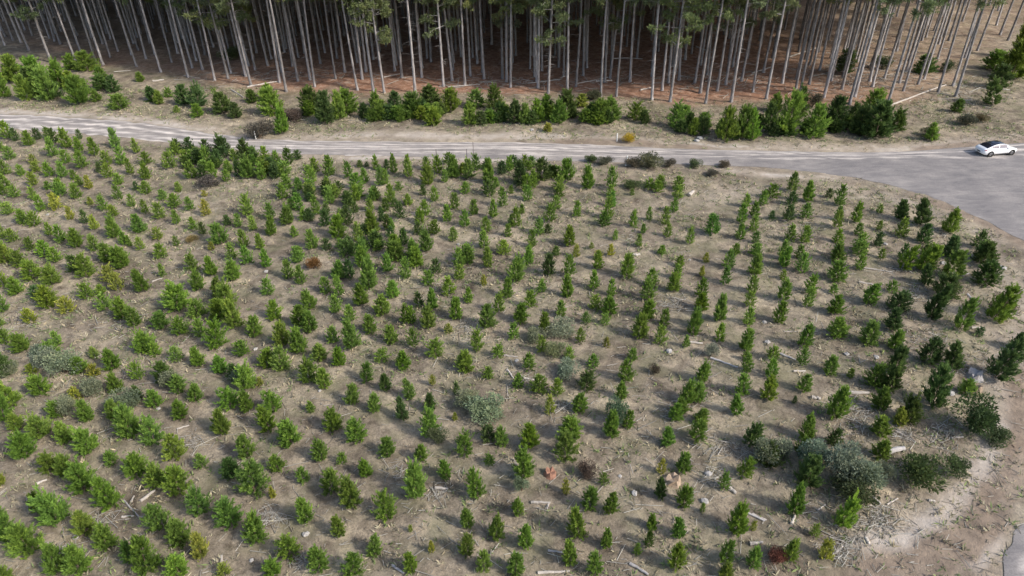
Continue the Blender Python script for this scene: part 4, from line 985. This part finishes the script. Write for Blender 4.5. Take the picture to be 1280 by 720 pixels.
# ------------------------------------------------------------------ the white car
def car():
    M['paint'] = simple('white_car_paint', (0.82, 0.82, 0.83), 0.25, vary=0.02, coat=1.0, spec=0.5)
    M['glass'] = simple('dark_car_glass', (0.012, 0.012, 0.02), 0.06, vary=0.0, spec=0.6)
    M['sideglass'] = simple('tinted_side_glass', (0.10, 0.095, 0.13), 0.08, vary=0.0, spec=0.8)
    M['tyre'] = simple('tyre_rubber', (0.018, 0.018, 0.018), 0.85, vary=0.1)
    M['rim'] = simple('grey_alloy', (0.32, 0.32, 0.33), 0.35, 0.8, vary=0.05)
    M['tail'] = simple('red_tail_light', (0.30, 0.02, 0.02), 0.2, vary=0.0)
    M['head'] = simple('headlight_lens', (0.6, 0.62, 0.65), 0.1, vary=0.0)
    M['trim'] = simple('black_trim', (0.02, 0.02, 0.02), 0.6, vary=0.0)
    p = ground(1243, 192); p[2] = 0.035
    e = empty('parked_car', p, R(9)); tag(e, 'white fastback sedan with black glass roof standing on the gravel road', 'car')
    L = 4.7
    zb = lambda x: np.interp(x, [0, .08, .5, 2.3, 3.4, 4.1, 4.5, 4.7], [.72, .86, .97, .96, .92, .80, .70, .52])
    zr0 = lambda x: np.interp(x, [0, .12, .5, 1.0, 1.5, 2.0, 2.5, 2.9, 3.5, 4.7], [.5, .93, 1.08, 1.26, 1.38, 1.44, 1.43, 1.33, .96, .3])
    wd = lambda x: np.interp(x, [0, .15, .5, 1.0, 3.7, 4.3, 4.6, 4.7], [.66, .80, .88, .92, .92, .86, .70, .55])
    z0 = lambda x: np.interp(x, [0, .3, .6, 4.1, 4.5, 4.7], [.38, .26, .20, .20, .22, .32])
    def sec(x, off=0.0):
        b = float(zb(x)); r_ = max(float(zr0(x)), b + 0.015); w = float(wd(x)); lo = float(z0(x)); f = min(max((r_ - b) / 0.45, 0), 1)
        wr = w * (0.93 - 0.27 * f)
        pts = [(0, lo), (w * .86, lo), (w * .97, lo + .1), (w, lo + (b - lo) * .5), (w * .965, b), (w * .93, b + .008 + (r_ - b) * .04), ((w * .93 + wr) / 2 + .03 * f, (b + r_) / 2), (wr, r_ - .03 * f), (wr * .72, r_ + .012 * f), (0, r_ + .03 * f)]
        return np.array([(y + (off if y > 0 else 0) * (1 if i < 8 else 0.3), z + (off if i > 6 else 0)) for i, (y, z) in enumerate(pts)])
    xs = np.array([0, .03, .08, .15, .3, .5, .75, 1, 1.3, 1.6, 2, 2.4, 2.7, 2.9, 3.1, 3.3, 3.5, 3.7, 4.0, 4.3, 4.5, 4.62, 4.68, 4.7])
    K = 10; V = []; F = []
    for x in xs:
        s = sec(x)
        ring_ = [(x - L / 2, -y, z) for y, z in s] + [(x - L / 2, y, z) for y, z in s[-2:0:-1]]
        V += ring_
    nr = 2 * K - 2
    for i in range(len(xs) - 1):
        for j in range(nr): k = (j + 1) % nr; F.append((i * nr + j, i * nr + k, (i + 1) * nr + k, (i + 1) * nr + j))
    F.append(tuple(range(nr))[::-1]); F.append(tuple((len(xs) - 1) * nr + j for j in range(nr)))
    def mk(nm, V, F, mat, par=e, smooth=True):
        me = bpy.data.meshes.new(nm); me.from_pydata([tuple(map(float, q)) for q in V], [], [tuple(map(int, f)) for f in F]); me.update(); me.materials.append(mat)
        if smooth: me.polygons.foreach_set('use_smooth', [True] * len(me.polygons))
        return obj(nm, me, par)
    body = mk('body', V, F, M['paint'])
    def strip(x0, x1, n, j0, j1, off, sidesign, t0=0.0, t1=1.0):
        Vs = []; Fs = []
        xx = np.linspace(x0, x1, n)
        for x in xx:
            s = sec(x, off)
            for u in np.linspace(t0, t1, 5):
                q = j0 + (j1 - j0) * u; i = int(min(q, K - 2)); f = q - i; y, z = s[i] * (1 - f) + s[i + 1] * f
                Vs.append((x - L / 2, y * sidesign, z))
        for i in range(n - 1):
            for j in range(4): Fs.append((i * 5 + j, i * 5 + j + 1, (i + 1) * 5 + j + 1, (i + 1) * 5 + j))
        return Vs, Fs
    def both(x0, x1, n, j0, j1, off):
        a, fa = strip(x0, x1, n, j0, j1, off, -1); b, fb = strip(x0, x1, n, j0, j1, off, 1); o_ = len(a)
        return a + b, fa + [tuple(q + o_ for q in f) for f in fb]
    V, F = both(1.25, 2.62, 12, 7.35, 9, .012); mk('roof_glass', V, F, M['glass'])
    V, F = both(.42, 1.22, 8, 7.3, 9, .012); mk('rear_window', V, F, M['glass'])
    V, F = both(2.66, 3.42, 8, 7.25, 9, .012); mk('windscreen', V, F, M['glass'])
    for sgn in (-1, 1):
        for x0, x1 in ((.95, 1.85), (1.93, 2.95)):
            V, F = strip(x0, x1, 9, 5.15, 6.85, .012, sgn); mk('side_window', V, F, M['sideglass'])
        V, F = strip(.06, .34, 5, 3.7, 4.3, .014, sgn); mk('tail_light', V, F, M['tail'])
        V, F = strip(4.25, 4.62, 5, 3.5, 4.2, .014, sgn); mk('headlight', V, F, M['head'])
        V, F = strip(.9, 4.0, 10, 1.6, 2.2, .006, sgn); mk('sill', V, F, M['trim'])
        for wx in (.95, 3.78):
            def disc(y0, y1, r0, r1, n=28):
                a = np.arange(n) * 2 * np.pi / n; V = []; F = []
                for rr_, yy in ((r0, y0), (r1, y0), (r1, y1), (r0, y1)):
                    V += [(math.cos(t) * rr_, yy, math.sin(t) * rr_) for t in a]
                for k in range(4):
                    m_ = (k + 1) % 4
                    for i in range(n): j = (i + 1) % n; F.append((k * n + i, k * n + j, m_ * n + j, m_ * n + i))
                return V, F
            w = empty('wheel', (wx - L / 2, sgn * .80, .345)); w.parent = e
            V, F = disc(-.10, .135 * 1, .215, .345); 
            if sgn < 0: V = [(a, -b, c) for a, b, c in V]
            mk('tyre', V, F, M['tyre'], w, False)
            Vr = []; Fr = []
            for k in range(5):                                  # five double spokes and a hub on a dished plate
                t = k * 2 * math.pi / 5; c, s = math.cos(t), math.sin(t); o_ = len(Vr)
                for rr_, hw in ((.02, .045), (.215, .07)):
                    for q in (-1, 1):
                        for yy in (.08, .12): Vr.append((c * rr_ - s * hw * q, yy * sgn, s * rr_ + c * hw * q))
                Fr += [tuple(o_ + q for q in f) for f in ((0, 1, 3, 2), (4, 5, 7, 6), (1, 3, 7, 5), (0, 2, 6, 4), (0, 1, 5, 4), (2, 3, 7, 6))]
            mk('rim', Vr, Fr, M['rim'], w, False)
            V, F = disc(.08, .125, .34, .395); V = [(a + wx - L / 2, sgn * (b + .80), c + .345) for a, b, c in V]
            mk('wheel_arch', V, F, M['trim'], e, False)
        V = []; F = []
        for dx in (0, .16):
            for dy in (.86, 1.03):
                for dz in (.93, 1.05): V.append((2.95 + dx * (1 if dy < 1 else .7) - L / 2, sgn * dy, dz))
        F = [(0, 1, 3, 2), (4, 5, 7, 6), (0, 1, 5, 4), (2, 3, 7, 6), (0, 2, 6, 4), (1, 3, 7, 5)]
        mk('wing_mirror', V, F, M['paint'], e, False)
    V = [(-L / 2 - .006, y, z) for y, z in ((-.26, .50), (.26, .50), (.26, .61), (-.26, .61))] + [(-L / 2 - .02, y, z) for y, z in ((-.26, .50), (.26, .50), (.26, .61), (-.26, .61))]
    mk('number_plate', V, [(4, 5, 6, 7), (0, 1, 5, 4), (1, 2, 6, 5), (2, 3, 7, 6), (3, 0, 4, 7), (3, 2, 1, 0)], M['trim'], e, False)
car()
print('saplings', len(items), 'roadside', len(side), 'forest', n_ind, 'deep', len(deep), 'tris', sum(sum(len(p.vertices) - 2 for p in me.polygons) for me in bpy.data.meshes))
